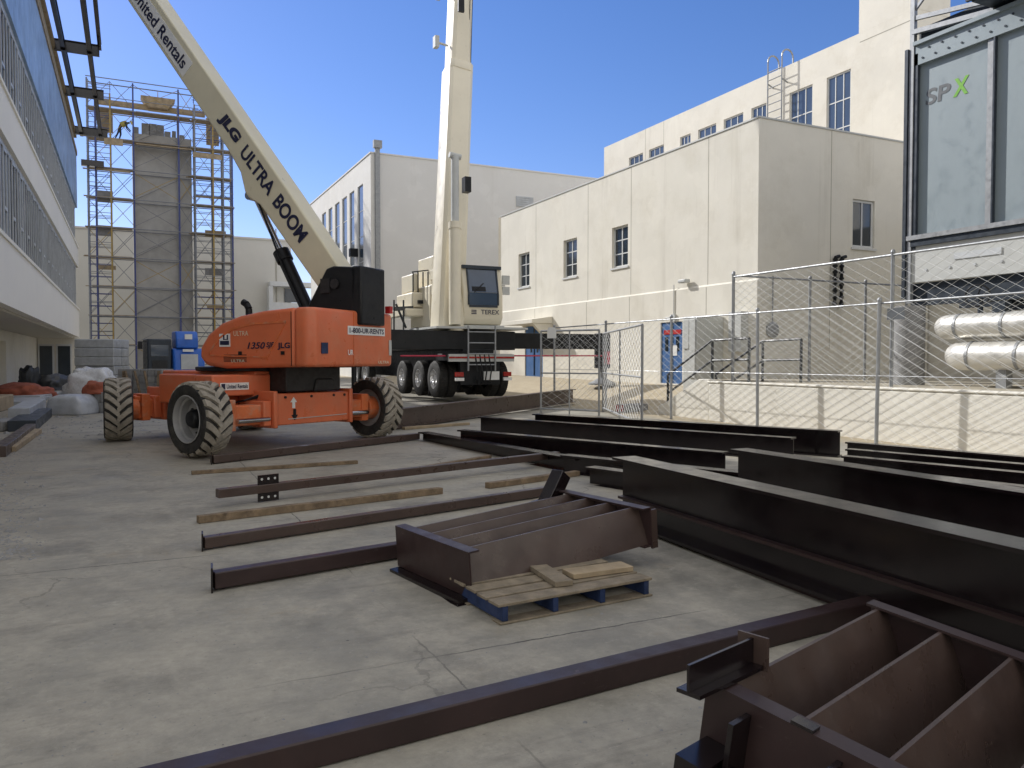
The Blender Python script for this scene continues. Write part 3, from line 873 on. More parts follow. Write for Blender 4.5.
m = MB(); m.lathe([(.17, .0), (.19, .12), (.185, .3), (.165, .42), (.09, .46)], (.06, 0, 1.09), (.36, 0, .19), 16)
m.build('vest', M_vest, wk)
m = MB(); m.lathe([(.15, 0), (.135, .02), (.125, .08), (.08, .13), (0, .145)], (.70, 0, 1.31), (.75, 0, .35), 16)
m.build('hard_hat', M_helmet, wk)
# building added behind the viewpoint to bounce sunlight into the shaded yard
BK = thing('bounce_building', 'plain cream bounce building added out of view behind the viewpoint', 'building', (4, -19, 0))
m = MB(); m.bb(-22, 23, -26, -12, -.2, 13.5); m.build('wall', M_stucco, BK, world=W(BK))
m = MB(); m.bb(-22.1, 23.1, -26.1, -11.9, 13.501, 13.7); m.build('coping', M_stucco_w, BK, world=W(BK))
scene.cycles.max_bounces = 10; scene.cycles.diffuse_bounces = 6
# ------------------------------------------------------------------ orange boom lift
cx, cy = c2w(-5.1, 14.75)
JZ = gz(cx, cy)
JROT = math.atan2(.469, .882)
JL = thing('boom_lift', 'big orange boom lift on chevron tyres with its khaki boom raised over the yard', 'boom lift', (cx, cy, JZ), JROT)
RW, TW_ = .585, .46      # tyre radius, width
def tyre(m_carc, m_lug, c, axis, r=RW, w=TW_, n=20, lug_h=.045):
    c = Vector(c); d = Vector(axis).normalized()
    h = w / 2
    prof = [(r * .60, -h * .80), (r * .68, -h * 1.0), (r * .80, -h * 1.06), (r * .90, -h * 1.02), (r - lug_h, -h * .86), (r - lug_h, h * .86),
            (r * .90, h * 1.02), (r * .80, h * 1.06), (r * .68, h * 1.0), (r * .60, h * .80)]
    m_carc.lathe(prof, c, d, 40)
    a = d.cross(Vector((0, 0, 1))).normalized(); b = d.cross(a)
    def P(th, y, rr): return c + d * y + (a * math.cos(th) + b * math.sin(th)) * rr
    for side in (-1, 1):
        for i in range(n):
            t0 = 2 * math.pi * (i + (.5 if side > 0 else 0)) / n
            th = 2 * math.pi / n
            vs = []; ys = [(-.10, 0, 0), (.3, .32, 0), (.66, .58, 0), (.90, .70, -.012), (.97, .74, -.05)]
            for q, off, drop in ys:
                for e in (-.27, .27):
                    ww = e * (1.0 + .12 * q)
                    vs.append(P(t0 + th * (off * 1.6 + ww), side * h * q, r + drop))
                    vs.append(P(t0 + th * (off * 1.6 + ww * 1.18), side * h * q, r - lug_h - .01 + drop * 1.2))
            fs = []
            for k in range(len(ys) - 1):
                o = 4 * k
                fs += [(o, o + 2, o + 6, o + 4), (o, o + 4, o + 5, o + 1), (o + 2, o + 3, o + 7, o + 6)]
            fs += [(0, 1, 3, 2), (4 * len(ys) - 4, 4 * len(ys) - 2, 4 * len(ys) - 1, 4 * len(ys) - 3)]
            m_lug.add(vs, fs)
def lift_wheel(c, steer, outer):
    """outer: +1/-1 side of the axis that carries the rim's outside"""
    d = Vector((math.cos(steer), math.sin(steer), 0)) * outer
    c = Vector(c)
    a, b = MB(), MB()
    tyre(a, b, c, d)
    t = a.build('wheel', M_rubber, JL, smooth=True)
    b.build('tread', M_lug, t)
    r = MB()
    r.lathe([(RW * .605, -.19), (RW * .62, -.17), (RW * .60, -.14), (RW * .55, -.12), (RW * .55, .02), (RW * .58, .19), (RW * .625, .215), (RW * .64, .228), (RW * .615, .235), (RW * .585, .215), (RW * .57, .15), (RW * .53, .13), (RW * .51, .02), (RW * .47, .0), (RW * .30, -.02), (0, -.02)], c, d, 36)
    r.lathe([(RW * .60, -.19), (RW * .5, -.1), (.12, -.08), (0, -.08)], c, d, 30)
    r.build('rim', M_rim if outer < 0 else M_rim, t, smooth=True)
    h = MB(); h.lathe([(0, -.02), (.15, -.019), (.15, .12), (.115, .17), (.07, .18), (0, .18)], c, d, 24)
    for k in range(10):
        an = 2 * math.pi * k / 10
        e1 = d.cross(Vector((0, 0, 1))); e2 = Vector((0, 0, 1))
        p = c + (e1 * math.cos(an) + e2 * math.sin(an)) * .235
        h.tube(p - d * .02, p + d * .02, .018, 6)
    h.build('hub', M_black, t, smooth=True)
HT, HB = 1.86, 1.66
lift_wheel((-HT, -HB, RW), 0, -1)
lift_wheel((HT, -HB, RW), 0, 1)
HTR = 1.42
lift_wheel((-HTR, HB, RW), R(-27), -1)
lift_wheel((HTR, HB, RW), R(-20), 1)
# axles
for y, sgn in ((-HB, -1), (HB, 1)):
    KX = 1.43 if sgn < 0 else .99
    m = MB(); m.bb(-KX + .01, KX - .01, y - .17, y + .17, .43, .76); m.build('axle_beam', M_orange_d, JL, bevel=.02)
    m = MB(); m.bb(-.62, .95, y - .27, y + .27, .40, .93); m.bb(-.70, -.62, y - .31, y + .31, .36, .98); m.bb(.95, 1.03, y - .31, y + .31, .36, .98)
    m.bb(-.86, -.71, y - .25, y + .25, .40, .82)
    m.build('axle_housing', M_orange, JL, bevel=.02)
    for sx_ in (-1, 1):
        m = MB(); m.bb(sx_ * KX - .08, sx_ * KX + .08, y - .20, y + .20, .36, .86)
        m.bb(sx_ * (KX + .09) - .1, sx_ * (KX + .09) + .1, y - .13, y + .13, .40, .50); m.bb(sx_ * (KX + .09) - .1, sx_ * (KX + .09) + .1, y - .13, y + .13, .72, .82)
        m.tube((sx_ * (KX + .17), y, .38), (sx_ * (KX + .17), y, .84), .085, 14); m.tube((sx_ * (KX + .12), y, RW), (sx_ * (KX + .35), y, RW), .22, 18)
        m.build('steering_knuckle', M_orange_d, JL, bevel=.012)
    m = MB(); m.tube((-KX + .08, y + sgn * .24, .52), (-.75, y + sgn * .24, .52), .04, 10); m.tube((KX + .02, y + sgn * .24, .52), (1.0, y + sgn * .24, .52), .04, 10)
    m.build('steering_cylinder', M_chrome, JL)
# chassis
m = MB(); m.prism([(-.62, .66), (.62, .66), (.62, 1.22), (.3, 1.30), (-.62, 1.30)], (0, -1.35, 0), (1, 0, 0), (0, 0, 1), (0, 2.9, 0))
m.bb(-.95, -.621, -.9, 1.1, .70, 1.24); m.bb(.621, .95, -.9, 1.1, .70, 1.2)
m.build('chassis', M_orange, JL, bevel=.03)
m = MB(); m.bb(-.35, .85, -1.84, -1.352, .945, 1.44); m.prism([(.0, 0), (.5, 0), (.42, .22), (.08, .22)], (.2, -1.90, .95), (1, 0, 0), (0, 0, 1), (0, .06, 0))
m.build('black_cover', M_blackplastic, JL, bevel=.04)
m = MB(); m.lathe([(.95, 1.301), (.97, 1.31), (.97, 1.37), (.94, 1.38), (0, 1.38)], (0, -.4, 0), (0, 0, 1), 40); m.lathe([(0, 1.30), (.95, 1.30)], (0, -.4, 0), (0, 0, 1), 40)
m.build('slewing_ring', M_black, JL)
# turntable superstructure (own heading)
TR = R(11.4)
TM = Matrix.Translation((.124, -.17, -.12)) @ Matrix.Rotation(TR, 4, 'Z')
TMB = Matrix.Translation((0, 0, -.07)) @ Matrix.Rotation(TR, 4, 'Z')
def TB():
    q = MB(); q.M = TM.copy(); return q
def TBB():
    q = MB(); q.M = TMB.copy(); return q
hood = [(-2.06, 1.50), (-.55, 1.47), (-.12, 1.52), (.02, 1.66), (.0, 1.84), (-.18, 2.06), (-.48, 2.24), (-.9, 2.36), (-1.4, 2.43), (-2.06, 2.47)]
m = TB(); m.prism([(a, b) for a, b in hood], (-1.2, 0, 0), (0, 1, 0), (0, 0, 1), (1.25, 0, 0))
ho = m.build('engine_hood', M_orange, JL, bevel=.07, seg=4)
m = TB(); m.prism([(a - .02, b) for a, b in hood], (.62, 0, 0), (0, 1, 0), (0, 0, 1), (.6, 0, 0))
m.build('tank_hood', M_orange, JL, bevel=.07, seg=4)
m = TB(); m.bb(.0, .66, -2.0, -.3, 1.48, 1.95); m.build('turntable_floor', M_black, JL)
tail = [(-1.2, -2.055), (-1.2, -2.28), (-1.1, -2.42), (1.08, -2.42), (1.22, -2.26), (1.22, -2.055)]
m = TB(); m.prism(tail, (0, 0, 1.50), (1, 0, 0), (0, 1, 0), (0, 0, .97))
ct = m.build('counterweight', M_orange, JL, bevel=.06, seg=4)
# hood moulding line, vents, seam, stickers
m = TB(); pts = [(-1.9, 2.24), (-1.2, 2.22), (-.75, 2.14), (-.45, 1.98), (-.25, 1.78), (-.22, 1.72)]
for p, q in zip(pts, pts[1:]): m.bar((-1.203, p[0], p[1]), (-1.203, q[0], q[1]), .02, .035)
m.bar((-1.203, -.24, 1.70), (-1.203, -1.5, 1.66), .02, .02); m.bar((-1.203, -1.5, 1.66), (-1.203, -1.9, 2.24), .02, .02)
m.build('moulding', M_orange_d, ho)
def side(s, y_left, w_, z, h_, mt, **k):      # lettering on the camera side of the hood
    return text_obj('lettering', s, w_, h_, mt, TM @ Vector((-1.207, y_left, z)), TM.to_3x3() @ Vector((0, -1, 0)), (0, 0, 1), ho, **k)
def rear(s, x_left, w_, z, h_, mt, **k):
    return text_obj('lettering', s, w_, h_, mt, TM @ Vector((x_left, -2.436, z)), TM.to_3x3() @ Vector((1, 0, 0)), (0, 0, 1), ct, **k)
side('1350', -1.08, .38, 1.80, .11, M_navy, shear=.25, bold=.02); side('SJP', -1.48, .18, 1.80, .11, M_navy, shear=.25, bold=.02)
side('ULTRA', -.78, .32, 2.02, .08, M_khaki)
side('JLG', -1.72, .26, 1.78, .12, M_navy, bold=.03); side('ULTRA', -.72, .30, 1.575, .05, M_khaki, bold=.01)
m = TB(); m.bb(-1.212, -1.205, -.70, -.46, 1.84, 2.06); st = m.build('sticker', M_white, ho)
m = TB(); m.bb(-1.216, -1.213, -.68, -.48, 1.87, 1.94); m.build('print', M_navy, st)
m = TB(); m.bb(-1.216, -1.213, -.58, -.55, 1.955, 2.04); m.bb(-1.216, -1.213, -.66, -.63, 1.955, 2.04); m.bb(-1.216, -1.213, -.63, -.58, 1.955, 1.97); m.build('emblem', M_navy, st)
m = TB(); m.bb(-.98, -.82, -2.44, -2.425, 1.72, 1.90); st = m.build('sticker', M_palblue, ct)
m = TB(); m.bb(-.27, .84, -2.432, -2.425, 2.05, 2.20); st = m.build('sticker', M_white, ct)
text_obj('lettering', '1-800-UR-RENTS', 1.03, .09, M_navy, TM @ Vector((-.23, -2.434, 2.08)), TM.to_3x3() @ Vector((1, 0, 0)), (0, 0, 1), st, bold=.02)
rear('UR', -.28, .15, 1.70, .09, M_white, bold=.02); rear('ULTRA', .62, .34, 1.55, .05, M_khaki, bold=.01)
m = TB(); m.bb(.98, 1.06, -2.432, -2.425, 1.70, 1.98); m.build('sticker', M_cabinet, ct)
m = TB(); m.bb(1.222, 1.232, -2.24, -2.08, 1.6, 1.95); m.build('tail_lamp', M_taillight, ct)
# united rentals plate on the chassis
m = MB(); m.bb(-1.48, -.355, -1.42, -.91, .90, 1.25); fb = m.build('toolbox', M_orange, JL, bevel=.025)
m = MB(); m.bb(-1.34, -.80, -1.430, -1.421, 1.00, 1.12); st = m.build('sticker', M_white, fb)
text_obj('lettering', 'United Rentals', .40, .07, M_navy, (-1.225, -1.431, 1.025), (1, 0, 0), (0, 0, 1), st, bold=.02)
m = MB(); m.bb(-1.32, -1.25, -1.434, -1.4305, 1.015, 1.105); m.build('emblem', M_navy, st)
# arrows on the axle housing
m = MB(); y = -HB - .275
m.prism([(-.03, 0), (.03, 0), (.03, .1), (.07, .1), (0, .19), (-.07, .1), (-.03, .1)], (-.28, y, .68), (1, 0, 0), (0, 0, 1), (0, -.004, 0)); m.build('arrow', M_white, JL)
m = MB(); m.prism([(-.03, 0), (.03, 0), (.03, -.1), (.07, -.1), (0, -.19), (-.07, -.1), (-.03, -.1)], (-.26, y, .665), (1, 0, 0), (0, 0, 1), (0, -.004, 0)); m.build('arrow', M_black, JL)
# latches, vents, hoses
m = TB()
for k in range(6): m.bb(-1.206, -1.2, -1.05, -.55, 1.585 + .0 + k * .022, 1.595 + k * .022)
m.build('vent_slots', M_black, ho)
for y in (-1.86, -.95):
    m = TB(); m.bb(-1.215, -1.198, y, y + .07, 1.70, 1.76); m.build('latch', M_black, ho)
m = TB(); m.bar((-1.202, -2.0, 1.52), (-1.202, -2.0, 2.40), .012, .006); m.build('seam', M_black, ho)
m = TB(); m.bar((-.1, -2.427, 1.53), (-.1, -2.427, 2.44), .010, .006); m.build('seam', M_orange_d, ct)
for k in range(4):
    m = MB(); x = -.05 + k * .12
    m.path([(x, -1.30, 1.28), (x - .1, -1.50, 1.1), (x - .25, -1.62, .97), (x - .5, -1.56, .94), (-.95, -1.5, .82), (-1.3, -1.58, .78)], .016, 6); m.build('hose', M_black, JL)
for x in (-.45, .1, .6, .85):
    m = MB(); m.tube((x, -HB - .27, .87), (x, -HB - .29, .87), .022, 8); m.build('bolt', M_black, JL)
m = MB(); m.bar((-.40, -HB - .283, .50), (.9, -HB - .283, .52), .006, .012); m.build('scrape_mark', M_cabinet, JL)
# exhaust
m = TB(); m.path([(-.6, -.55, 2.25), (-.6, -.55, 2.52), (-.6, -.50, 2.60), (-.6, -.42, 2.64)], .06, 12); m.build('exhaust_pipe', M_black, JL)
# boom support
m = TBB(); m.prism([(-1.35, 2.25), (-2.1, 2.25), (-2.5, 2.30), (-2.62, 3.18), (-2.10, 3.22), (-1.95, 3.18)], (.10, 0, 0), (0, 1, 0), (0, 0, 1), (.13, 0, 0))
m.prism([(-1.35, 2.25), (-2.1, 2.25), (-2.5, 2.30), (-2.62, 3.18), (-2.10, 3.22), (-1.95, 3.18)], (.70, 0, 0), (0, 1, 0), (0, 0, 1), (.13, 0, 0))
m.bb(.10, .83, -2.70, -2.48, 2.18, 3.20); m.bb(.2, .75, -2.53, -2.44, 1.98, 2.3)
bs = m.build('boom_mount', M_black, JL, bevel=.03)
m = TBB(); m.bb(.06, .098, -2.05, -1.85, 2.75, 3.0); m.tube((.085, -2.15, 2.9), (.06, -2.15, 2.9), .09, 14); m.build('control_box', M_blackplastic, bs)
m = TB(); m.bb(.9, 1.0, -2.5, -2.4, 2.47, 2.60); m.build('beacon', M_red, JL)
# main boom
AL = R(51.2)
B0 = Vector((.465, -2.2, 2.70)); BD_ = Vector((0, math.cos(AL), math.sin(AL))); BU = Vector((0, -math.sin(AL), math.cos(AL))); BX = Vector((1, 0, 0))
prof = [(-.45, -.20), (-.2, -.30), (2.55, -.36), (2.85, -.48), (3.0, -.47), (3.35, -.32), (3.9, -.27), (13.5, -.25), (13.5, .27), (2.2, .29), (-.2, .25), (-.45, .1)]
m = TBB(); m.prism(prof, B0 - BX * .225, BD_, BU, BX * .45)
bo = m.build('boom', M_khaki, JL, bevel=.03, seg=3)
m = TBB(); m.prism([(13.3, -.2), (16.5, -.2), (16.5, .2), (13.3, .2)], B0 - BX * .17, BD_, BU, BX * .34); m.build('boom_extension', M_khaki, JL, bevel=.02)
def boomtext(s, s0, s1, w0, h, mt, parent, off=-.231, **k):
    o = B0 + BX * off + BD_ * s0 + BU * w0
    return text_obj('lettering', s, s0 - s1, h, mt, TMB @ o, TMB.to_3x3() @ (-BD_), TMB.to_3x3() @ BU, parent, **k)
boomtext('JLG', 4.52, 3.82, -.12, .27, M_navy, bo, bold=.06, shear=.1)
boomtext('ULTRA', 3.62, 2.52, -.12, .27, M_navy, bo, bold=.025)
boomtext('BOOM', 2.36, 1.36, -.13, .28, M_navy, bo, bold=.03)
m = TBB(); m.prism([(5.80, -.19), (8.75, -.19), (8.75, .16), (5.80, .16)], B0 - BX * .235, BD_, BU, BX * .008); sg = m.build('sign_plate', M_white, bo)
boomtext('United Rentals', 8.10, 5.92, -.12, .23, M_navy, sg, off=-.237, bold=.02)
m = TBB(); m.prism([(8.2, -.14), (8.65, -.14), (8.65, .12), (8.2, .12)], B0 - BX * .2385, BD_, BU, BX * .003); m.build('emblem', M_navy, sg)
# lift cylinder
k0 = B0 + BD_ * 2.9 + BU * -.46; k1 = Vector((.465, -1.35, 2.30))
dv = (k1 - k0)
m = TBB(); m.tube(k0, k1, .06, 16); m.tube(k0 - BX * .2, k0 + BX * .2, .09, 14); m.build('cylinder_rod', M_chrome, JL)
m = TBB(); m.tube(k0 + dv * .47, k1, .125, 20); m.tube(k0 + dv * .45, k0 + dv * .53, .155, 20); m.build('lift_cylinder', M_black, JL)
m = TBB(); m.path([k0 + BU * .1 + BX * -.12, k0 + dv * .3 + BX * -.13 + BU * .05, k0 + dv * .6 + BX * -.16, k1 + BX * -.16], .018, 6); m.build('hose', M_black, JL)

# ------------------------------------------------------------------ truck crane
CY0 = 23.4
CRN = thing('truck_crane', 'cream truck mounted crane with its boom standing straight up and outriggers spread', 'crane', (10.2, 28, .24))
w = W(CRN)
X0, X1 = 9.0, 11.5
zt_, zb_ = 2.66, 1.95
m = MB(); m.bb(X0 - .05, X1 + .05, CY0 + 1.35, CY0 + 12, 2.0, 2.58); m.bb(X0 + .7, X1 - .7, CY0 + .3, CY0 + 12, 1.0, 2.0)
m.bb(X0 + .1, X1 - .1, CY0 + .12, CY0 + 1.3, 1.62, 1.85)
m.build('carrier', M_black, CRN, world=w, bevel=.02)
m = MB(); m.bb(X0 - .25, X1 + .5, CY0 + .2, CY0 + 12, 2.66, 2.73); m.build('deck', M_cabinet, CRN, world=w)
# outrigger housing and beams
m = MB(); m.bb(X0 - 1.9, X1 + .1, CY0 + .35, CY0 + .85, 1.98, 2.60); m.build('outrigger_box', M_black, CRN, world=w, bevel=.02)
q = atY(606, 341, CY0 + .6)
m = MB(); m.bb(X1 - .5, q.x, CY0 + .42, CY0 + .78, 2.03, 2.56); m.bb(q.x - .36, q.x + .05, CY0 + .38, CY0 + .82, 1.35, 2.6)
m.build('outrigger_beam', M_black, CRN, world=w, bevel=.02)
gq = gz(q.x, CY0 + .6)
m = MB(); m.tube((q.x - .15, CY0 + .6, gq + .12), (q.x - .15, CY0 + .6, 1.4), .075, 12); m.lathe([(.5, 0), (.5, .05), (.2, .2), (.12, .25), (0, .25)], (q.x - .15, CY0 + .6, gq + .06), (0, 0, 1), 20)
m.build('outrigger_jack', M_galv, CRN, world=w)
m = MB(); m.bb(X0 - 3.0, X0 - 1.5, CY0 + .42, CY0 + .78, 2.03, 2.56); m.tube((X0 - 2.8, CY0 + .6, .4), (X0 - 2.8, CY0 + .6, 2.1), .08, 12); m.lathe([(.45, 0), (.45, .05), (.12, .2), (0, .2)], (X0 - 2.8, CY0 + .6, gz(X0 - 2.8, CY0) + .01), (0, 0, 1), 18); m.build('outrigger_beam', M_black, CRN, world=w)
m = MB(); m.tube((X0 - 1.4, CY0 + .33, 1.78), (q.x - .3, CY0 + .33, 1.80), .028, 6); 
m.bb(q.x - .3, q.x, CY0 + .33, CY0 + .37, 1.5, 1.95)
m.build('warning_stripe', M_tape, CRN, world=w)
# wheels
def truck_wheel(x, y, s_):
    r = .60; zc = .24 + .18 + r
    a = MB(); d = (s_, 0, 0)
    a.lathe([(r * .52, -.15), (r * .6, -.16), (r * .9, -.16), (r, -.12), (r, .12), (r * .9, .16), (r * .6, .16), (r * .52, .15)], (x, y, zc), d, 36)
    for k in range(48):
        t = 2 * math.pi * k / 48
        c_, s2 = math.cos(t), math.sin(t)
        a.box((x, y + c_ * r, zc + s2 * r), (.24, .045, .03), (math.atan2(s2, c_) - math.pi / 2, 0, 0))
    t = a.build('wheel', M_rubber, CRN, world=w)
    b = MB(); b.lathe([(r * .53, -.14), (r * .5, .10), (r * .54, .15), (r * .50, .155), (r * .44, .02), (r * .25, .0), (r * .22, .10), (0, .11)], (x, y, zc), d, 28); b.build('rim', M_alu, t, world=w)
for y in (CY0 + 1.2, CY0 + 2.75, CY0 + 4.6, CY0 + 9.6, CY0 + 11.1):
    truck_wheel(X0 + .16, y, -1); truck_wheel(X1 - .16, y, 1)
    if y < CY0 + 4: truck_wheel(X0 + .50, y, -1); truck_wheel(X1 - .50, y, 1)
# rear end
m = MB(); m.bb(X0 + .1, X1 - .1, CY0 + .02, CY0 + .11, 1.60, 1.84); m.build('bumper', M_cabinet, CRN, world=w)
m = MB(); m.bb(X0 + .1, X1 - .1, CY0 + .004, CY0 + .018, 1.70, 1.76); m.build('reflective_strip', M_taillight, CRN, world=w)
m = MB(); m.bb(X0 + .55, X1 - .55, CY0 + .15, CY0 + .4, .85, 1.60); m.build('rear_frame', M_black, CRN, world=w)
m = MB(); m.tube((X0 + .2, CY0 + 1.2, .98), (X1 - .2, CY0 + 1.2, .98), .13, 14); m.lathe([(.0, -.3), (.22, -.22), (.3, 0), (.22, .22), (0, .3)], (X0 + 1.2, CY0 + 1.2, .98), (0, 1, 0), 18); m.build('rear_axle', M_black, CRN, world=w)
for x in (X0 + .35, X1 - .45):
    m = MB(); m.bb(x, x + .28, CY0 + .08, CY0 + .14, 1.12, 1.26); m.build('tail_lamp', M_taillight, CRN, world=w)
    m = MB(); m.bb(x, x + .3, CY0 + .08, CY0 + .145, .98, 1.08); m.build('reverse_lamp', M_white, CRN, world=w)
m = MB(); m.bb(X1 - 1.15, X1 - .6, CY0 + .10, CY0 + .14, 1.0, 1.28); m.build('number_plate', M_white, CRN, world=w)
for x in (X0 + .1, X1 - .7):
    m = MB(); m.bb(x, x + .6, CY0 + 1.9, CY0 + 1.93, .5, 1.0); m.build('mud_flap', M_rubber, CRN, world=w)
# ladder and hoses
m = MB(); xx = X0 + .75
for x in (xx, xx + .95): m.tube((x, CY0 - .02, 1.3), (x, CY0 - .02, 2.75), .03, 8)
for z in (1.5, 1.85, 2.2, 2.55): m.tube((xx, CY0 - .02, z), (xx + .95, CY0 - .02, z), .022, 6)
m.build('ladder', M_galv, CRN, world=w)
m = MB()
for k in range(4):
    x = xx + .25 + k * .16; m.path([(x, CY0 + .05, 1.9), (x + .06, CY0 - .06, 1.3), (x + .02, CY0 - .04, 1.0), (x + .1, CY0 + .05, .9)], .025, 6)
m.build('hose', M_black, CRN, world=w)
# superstructure
cb = [atY(463, 266, CY0 + .9), atY(503, 325, CY0 + .9)]
cx0, cx1, cz1, cz0 = cb[0].x, cb[1].x, cb[0].z, cb[1].z
yb = CY0 + .9
m = MB()
H = cz1 - cz0
m.prism([(0.14, 0), (1.7, 0), (1.7, H), (.20, H), (.0, H * .55), (0, H * .12)], (cx0, yb, cz0), (0, 1, 0), (0, 0, 1), (cx1 - cx0, 0, 0))
cabo = m.build('operator_cab', M_cream, CRN, world=w, bevel=.05, seg=3)
m = MB(); m.prism([(0.012, H * .56), (.19, H * .97), (.19 - .03, H * .97), (-.02, H * .56)], (cx0 + .22, yb, cz0), (0, 1, 0), (0, 0, 1), (cx1 - cx0 - .44, 0, 0))
m.bb(cx0 + .22, cx1 - .22, yb - .022, yb - .004, cz0 + H * .34, cz0 + H * .555); m.build('windscreen', M_glass_b, cabo, world=w)
m = MB(); m.prism([(-.012, H * .58), (.06, H * .70), (.06, H * .70 - .001), (-.012, H * .58 - .001)], (cx0 + .32, yb - .012, cz0), (0, 1, 0), (0, 0, 1), (.5, 0, 0)); m.prism([(.02, H * .62), (.115, H * .82), (.113, H * .82), (.018, H * .62)], (cx0 + .36, yb - .012, cz0), (0, 1, 0), (0, 0, 1), (.42, 0, 0)); m.build('seat', M_black, cabo, world=w)
m = MB()
m.prism([(-.018, H * .50), (.19, H * 1.0), (.14, H * 1.0), (-.06, H * .5)], (cx0 + .17, yb, cz0), (0, 1, 0), (0, 0, 1), (.05, 0, 0))
m.prism([(-.018, H * .50), (.19, H * 1.0), (.14, H * 1.0), (-.06, H * .5)], (cx1 - .22, yb, cz0), (0, 1, 0), (0, 0, 1), (.05, 0, 0))
m.bb(cx0 + .02, cx1 - .02, yb + .10, yb + .3, cz1 - .05, cz1 + .06); m.bb(cx0 + .165, cx0 + .218, yb - .04, yb - .004, cz0 + H * .34, cz0 + H * .53); m.bb(cx1 - .218, cx1 - .165, yb - .04, yb - .004, cz0 + H * .34, cz0 + H * .53); m.bb(cx0 + .22, cx1 - .22, yb - .05, yb - .003, cz0 + H * .30, cz0 + H * .338)
m.build('windscreen_frame', M_dkblue, cabo, world=w)
m = MB(); m.bb(cx0 - .012, cx0 - .002, yb + .35, yb + 1.4, cz0 + H * .5, cz0 + H * .92); m.build('side_window', M_glass_b, cabo, world=w)
m = MB(); m.bb(cx1 + .03, cx1 + .3, yb + .1, yb + .18, cz0 + H * .72, cz0 + H * .88); m.bb(cx1 + .03, cx1 + .3, yb + .1, yb + .18, cz0 + H * .54, cz0 + H * .68); m.tube((cx1 - .02, yb + .2, cz0 + H * .7), (cx1 + .15, yb + .15, cz0 + H * .7), .025, 6); m.build('mirror', M_cabinet, cabo, world=w)
m = MB(); m.tube((cx0 + .4, yb - .03, cz0 + H * .56), (cx0 + .75, yb + .03, cz0 + H * .72), .018, 6); m.build('wiper', M_black, cabo, world=w)
text_obj('lettering', 'TEREX', (cx1 - cx0) * .46, .15, M_navy, (cx0 + (cx1 - cx0) * .44, yb - .012, cz0 + H * .18), (1, 0, 0), (0, 0, 1), cabo, world=w, bold=.008)
m = MB()
for k in range(3): m.bb(cx0 + .3, cx0 + .48, yb - .012, yb - .003, cz0 + H * .18 + k * .055, cz0 + H * .18 + k * .055 + .03)
m.build('emblem', M_navy, cabo, world=w)
m = MB(); m.bb(cx0 + .05, cx1 + .1, yb + .1, yb + 1.6, cz0 - .16, cz0 - .02); m.build('cab_step', M_cabinet, CRN, world=w)
# boom
bb0 = att(447.5, 325, 26.3); bb1 = att(463.5, -70, 30.0)
bd = (bb1 - bb0).normalized()
m = MB()
bxr = Vector((1, 0, 0)); bxr = (bxr - bd * bxr.dot(bd)).normalized()
def boomseg(m, f0, f1, w_, d_):
    p = bb0 + (bb1 - bb0) * f0; q_ = bb0 + (bb1 - bb0) * f1
    n_ = bd.cross(bxr)
    pr = [(-w_ / 2, -d_ / 2 + .1), (-w_ / 2 + .12, -d_ / 2), (w_ / 2 - .12, -d_ / 2), (w_ / 2, -d_ / 2 + .1), (w_ / 2, d_ / 2), (-w_ / 2, d_ / 2)]
    m.prism(pr, p, bxr, n_, q_ - p)
boomseg(m, -.02, .615, .88, .95)
boomseg(m, .60, .62, .86, 1.0)
bmo = m.build('boom', M_cream, CRN, world=w, bevel=.01)
m = MB(); boomseg(m, .621, 1.25, .72, .85); m.build('boom_section', M_cream, CRN, world=w, bevel=.01)
n_ = bd.cross(bxr)
for f in (.67, .80, .86):
    p = bb0 + (bb1 - bb0) * f - bxr * .42
    m = MB(); m.tube(p, p - bxr * .5, .04, 6); m.box(p - bxr * .45, (.16, .25, .4)); m.build('hose_guide', M_cabinet, bmo, world=w)
for px_, py_, t_, sz_ in ((466.5, 185, 26.3, (.22, .3, .5)), (461, 2, 28, (.22, .1, .7))):
    m = MB(); m.box(att(px_, py_, t_), sz_); m.build('boom_light', M_black, bmo, world=w)
m = MB()
for px in (472, 474.5):
    m.tube(att(px, -70, 29.3), att(px - 9, 250, 27.4), .012, 4)
m.build('hoist_rope', M_black, CRN, world=w)
c0 = att(455, 325, 25.6); c1 = att(455, 156, 26.2)
m = MB(); m.tube(c0, c0 + (c1 - c0) * .58, .20, 20); m.tube(c0 + (c1 - c0) * .56, c0 + (c1 - c0) * .60, .22, 20); m.build('lift_cylinder', M_cream, CRN, world=w)
m = MB(); m.tube(c0 + (c1 - c0) * .58, c1, .13, 16); m.tube(c1 - bxr * .2, c1 + bxr * .2, .10, 12); m.build('cylinder_rod', M_cabinet, CRN, world=w)
m = MB(); p = att(456, 327, 25.6); m.tube(p, (p.x, p.y, 2.6), .25, 16); m.build('cylinder_foot', M_cream, CRN, world=w)
# turntable frame and counterweight
def ybox(m, x0p, x1p, y0p, y1p, Y, dep):
    a = atY(x0p, y0p, Y); b = atY(x1p, y1p, Y)
    m.bb(min(a.x, b.x), max(a.x, b.x), Y, Y + dep, min(a.z, b.z), max(a.z, b.z))
m = MB(); ybox(m, 433, 464, 303, 327, CY0 + 2.0, 2.4); ybox(m, 430, 447, 285, 327, CY0 + 2.2, 1.5); m.build('slew_frame', M_cream, CRN, world=w, bevel=.04)
m = MB(); ybox(m, 433, 441, 255, 326, CY0 + 2.6, 1.6); m.build('boom_foot', M_cream, CRN, world=w, bevel=.05)
m = MB(); ybox(m, 412, 436, 292, 308, CY0 + 3.0, 1.8); ybox(m, 413.5, 419, 273, 292, CY0 + 3.2, 1.4); ybox(m, 405, 440, 308, 317, CY0 + 2.9, 2.2); m.build('counterweight', M_cream, CRN, world=w, bevel=.05)
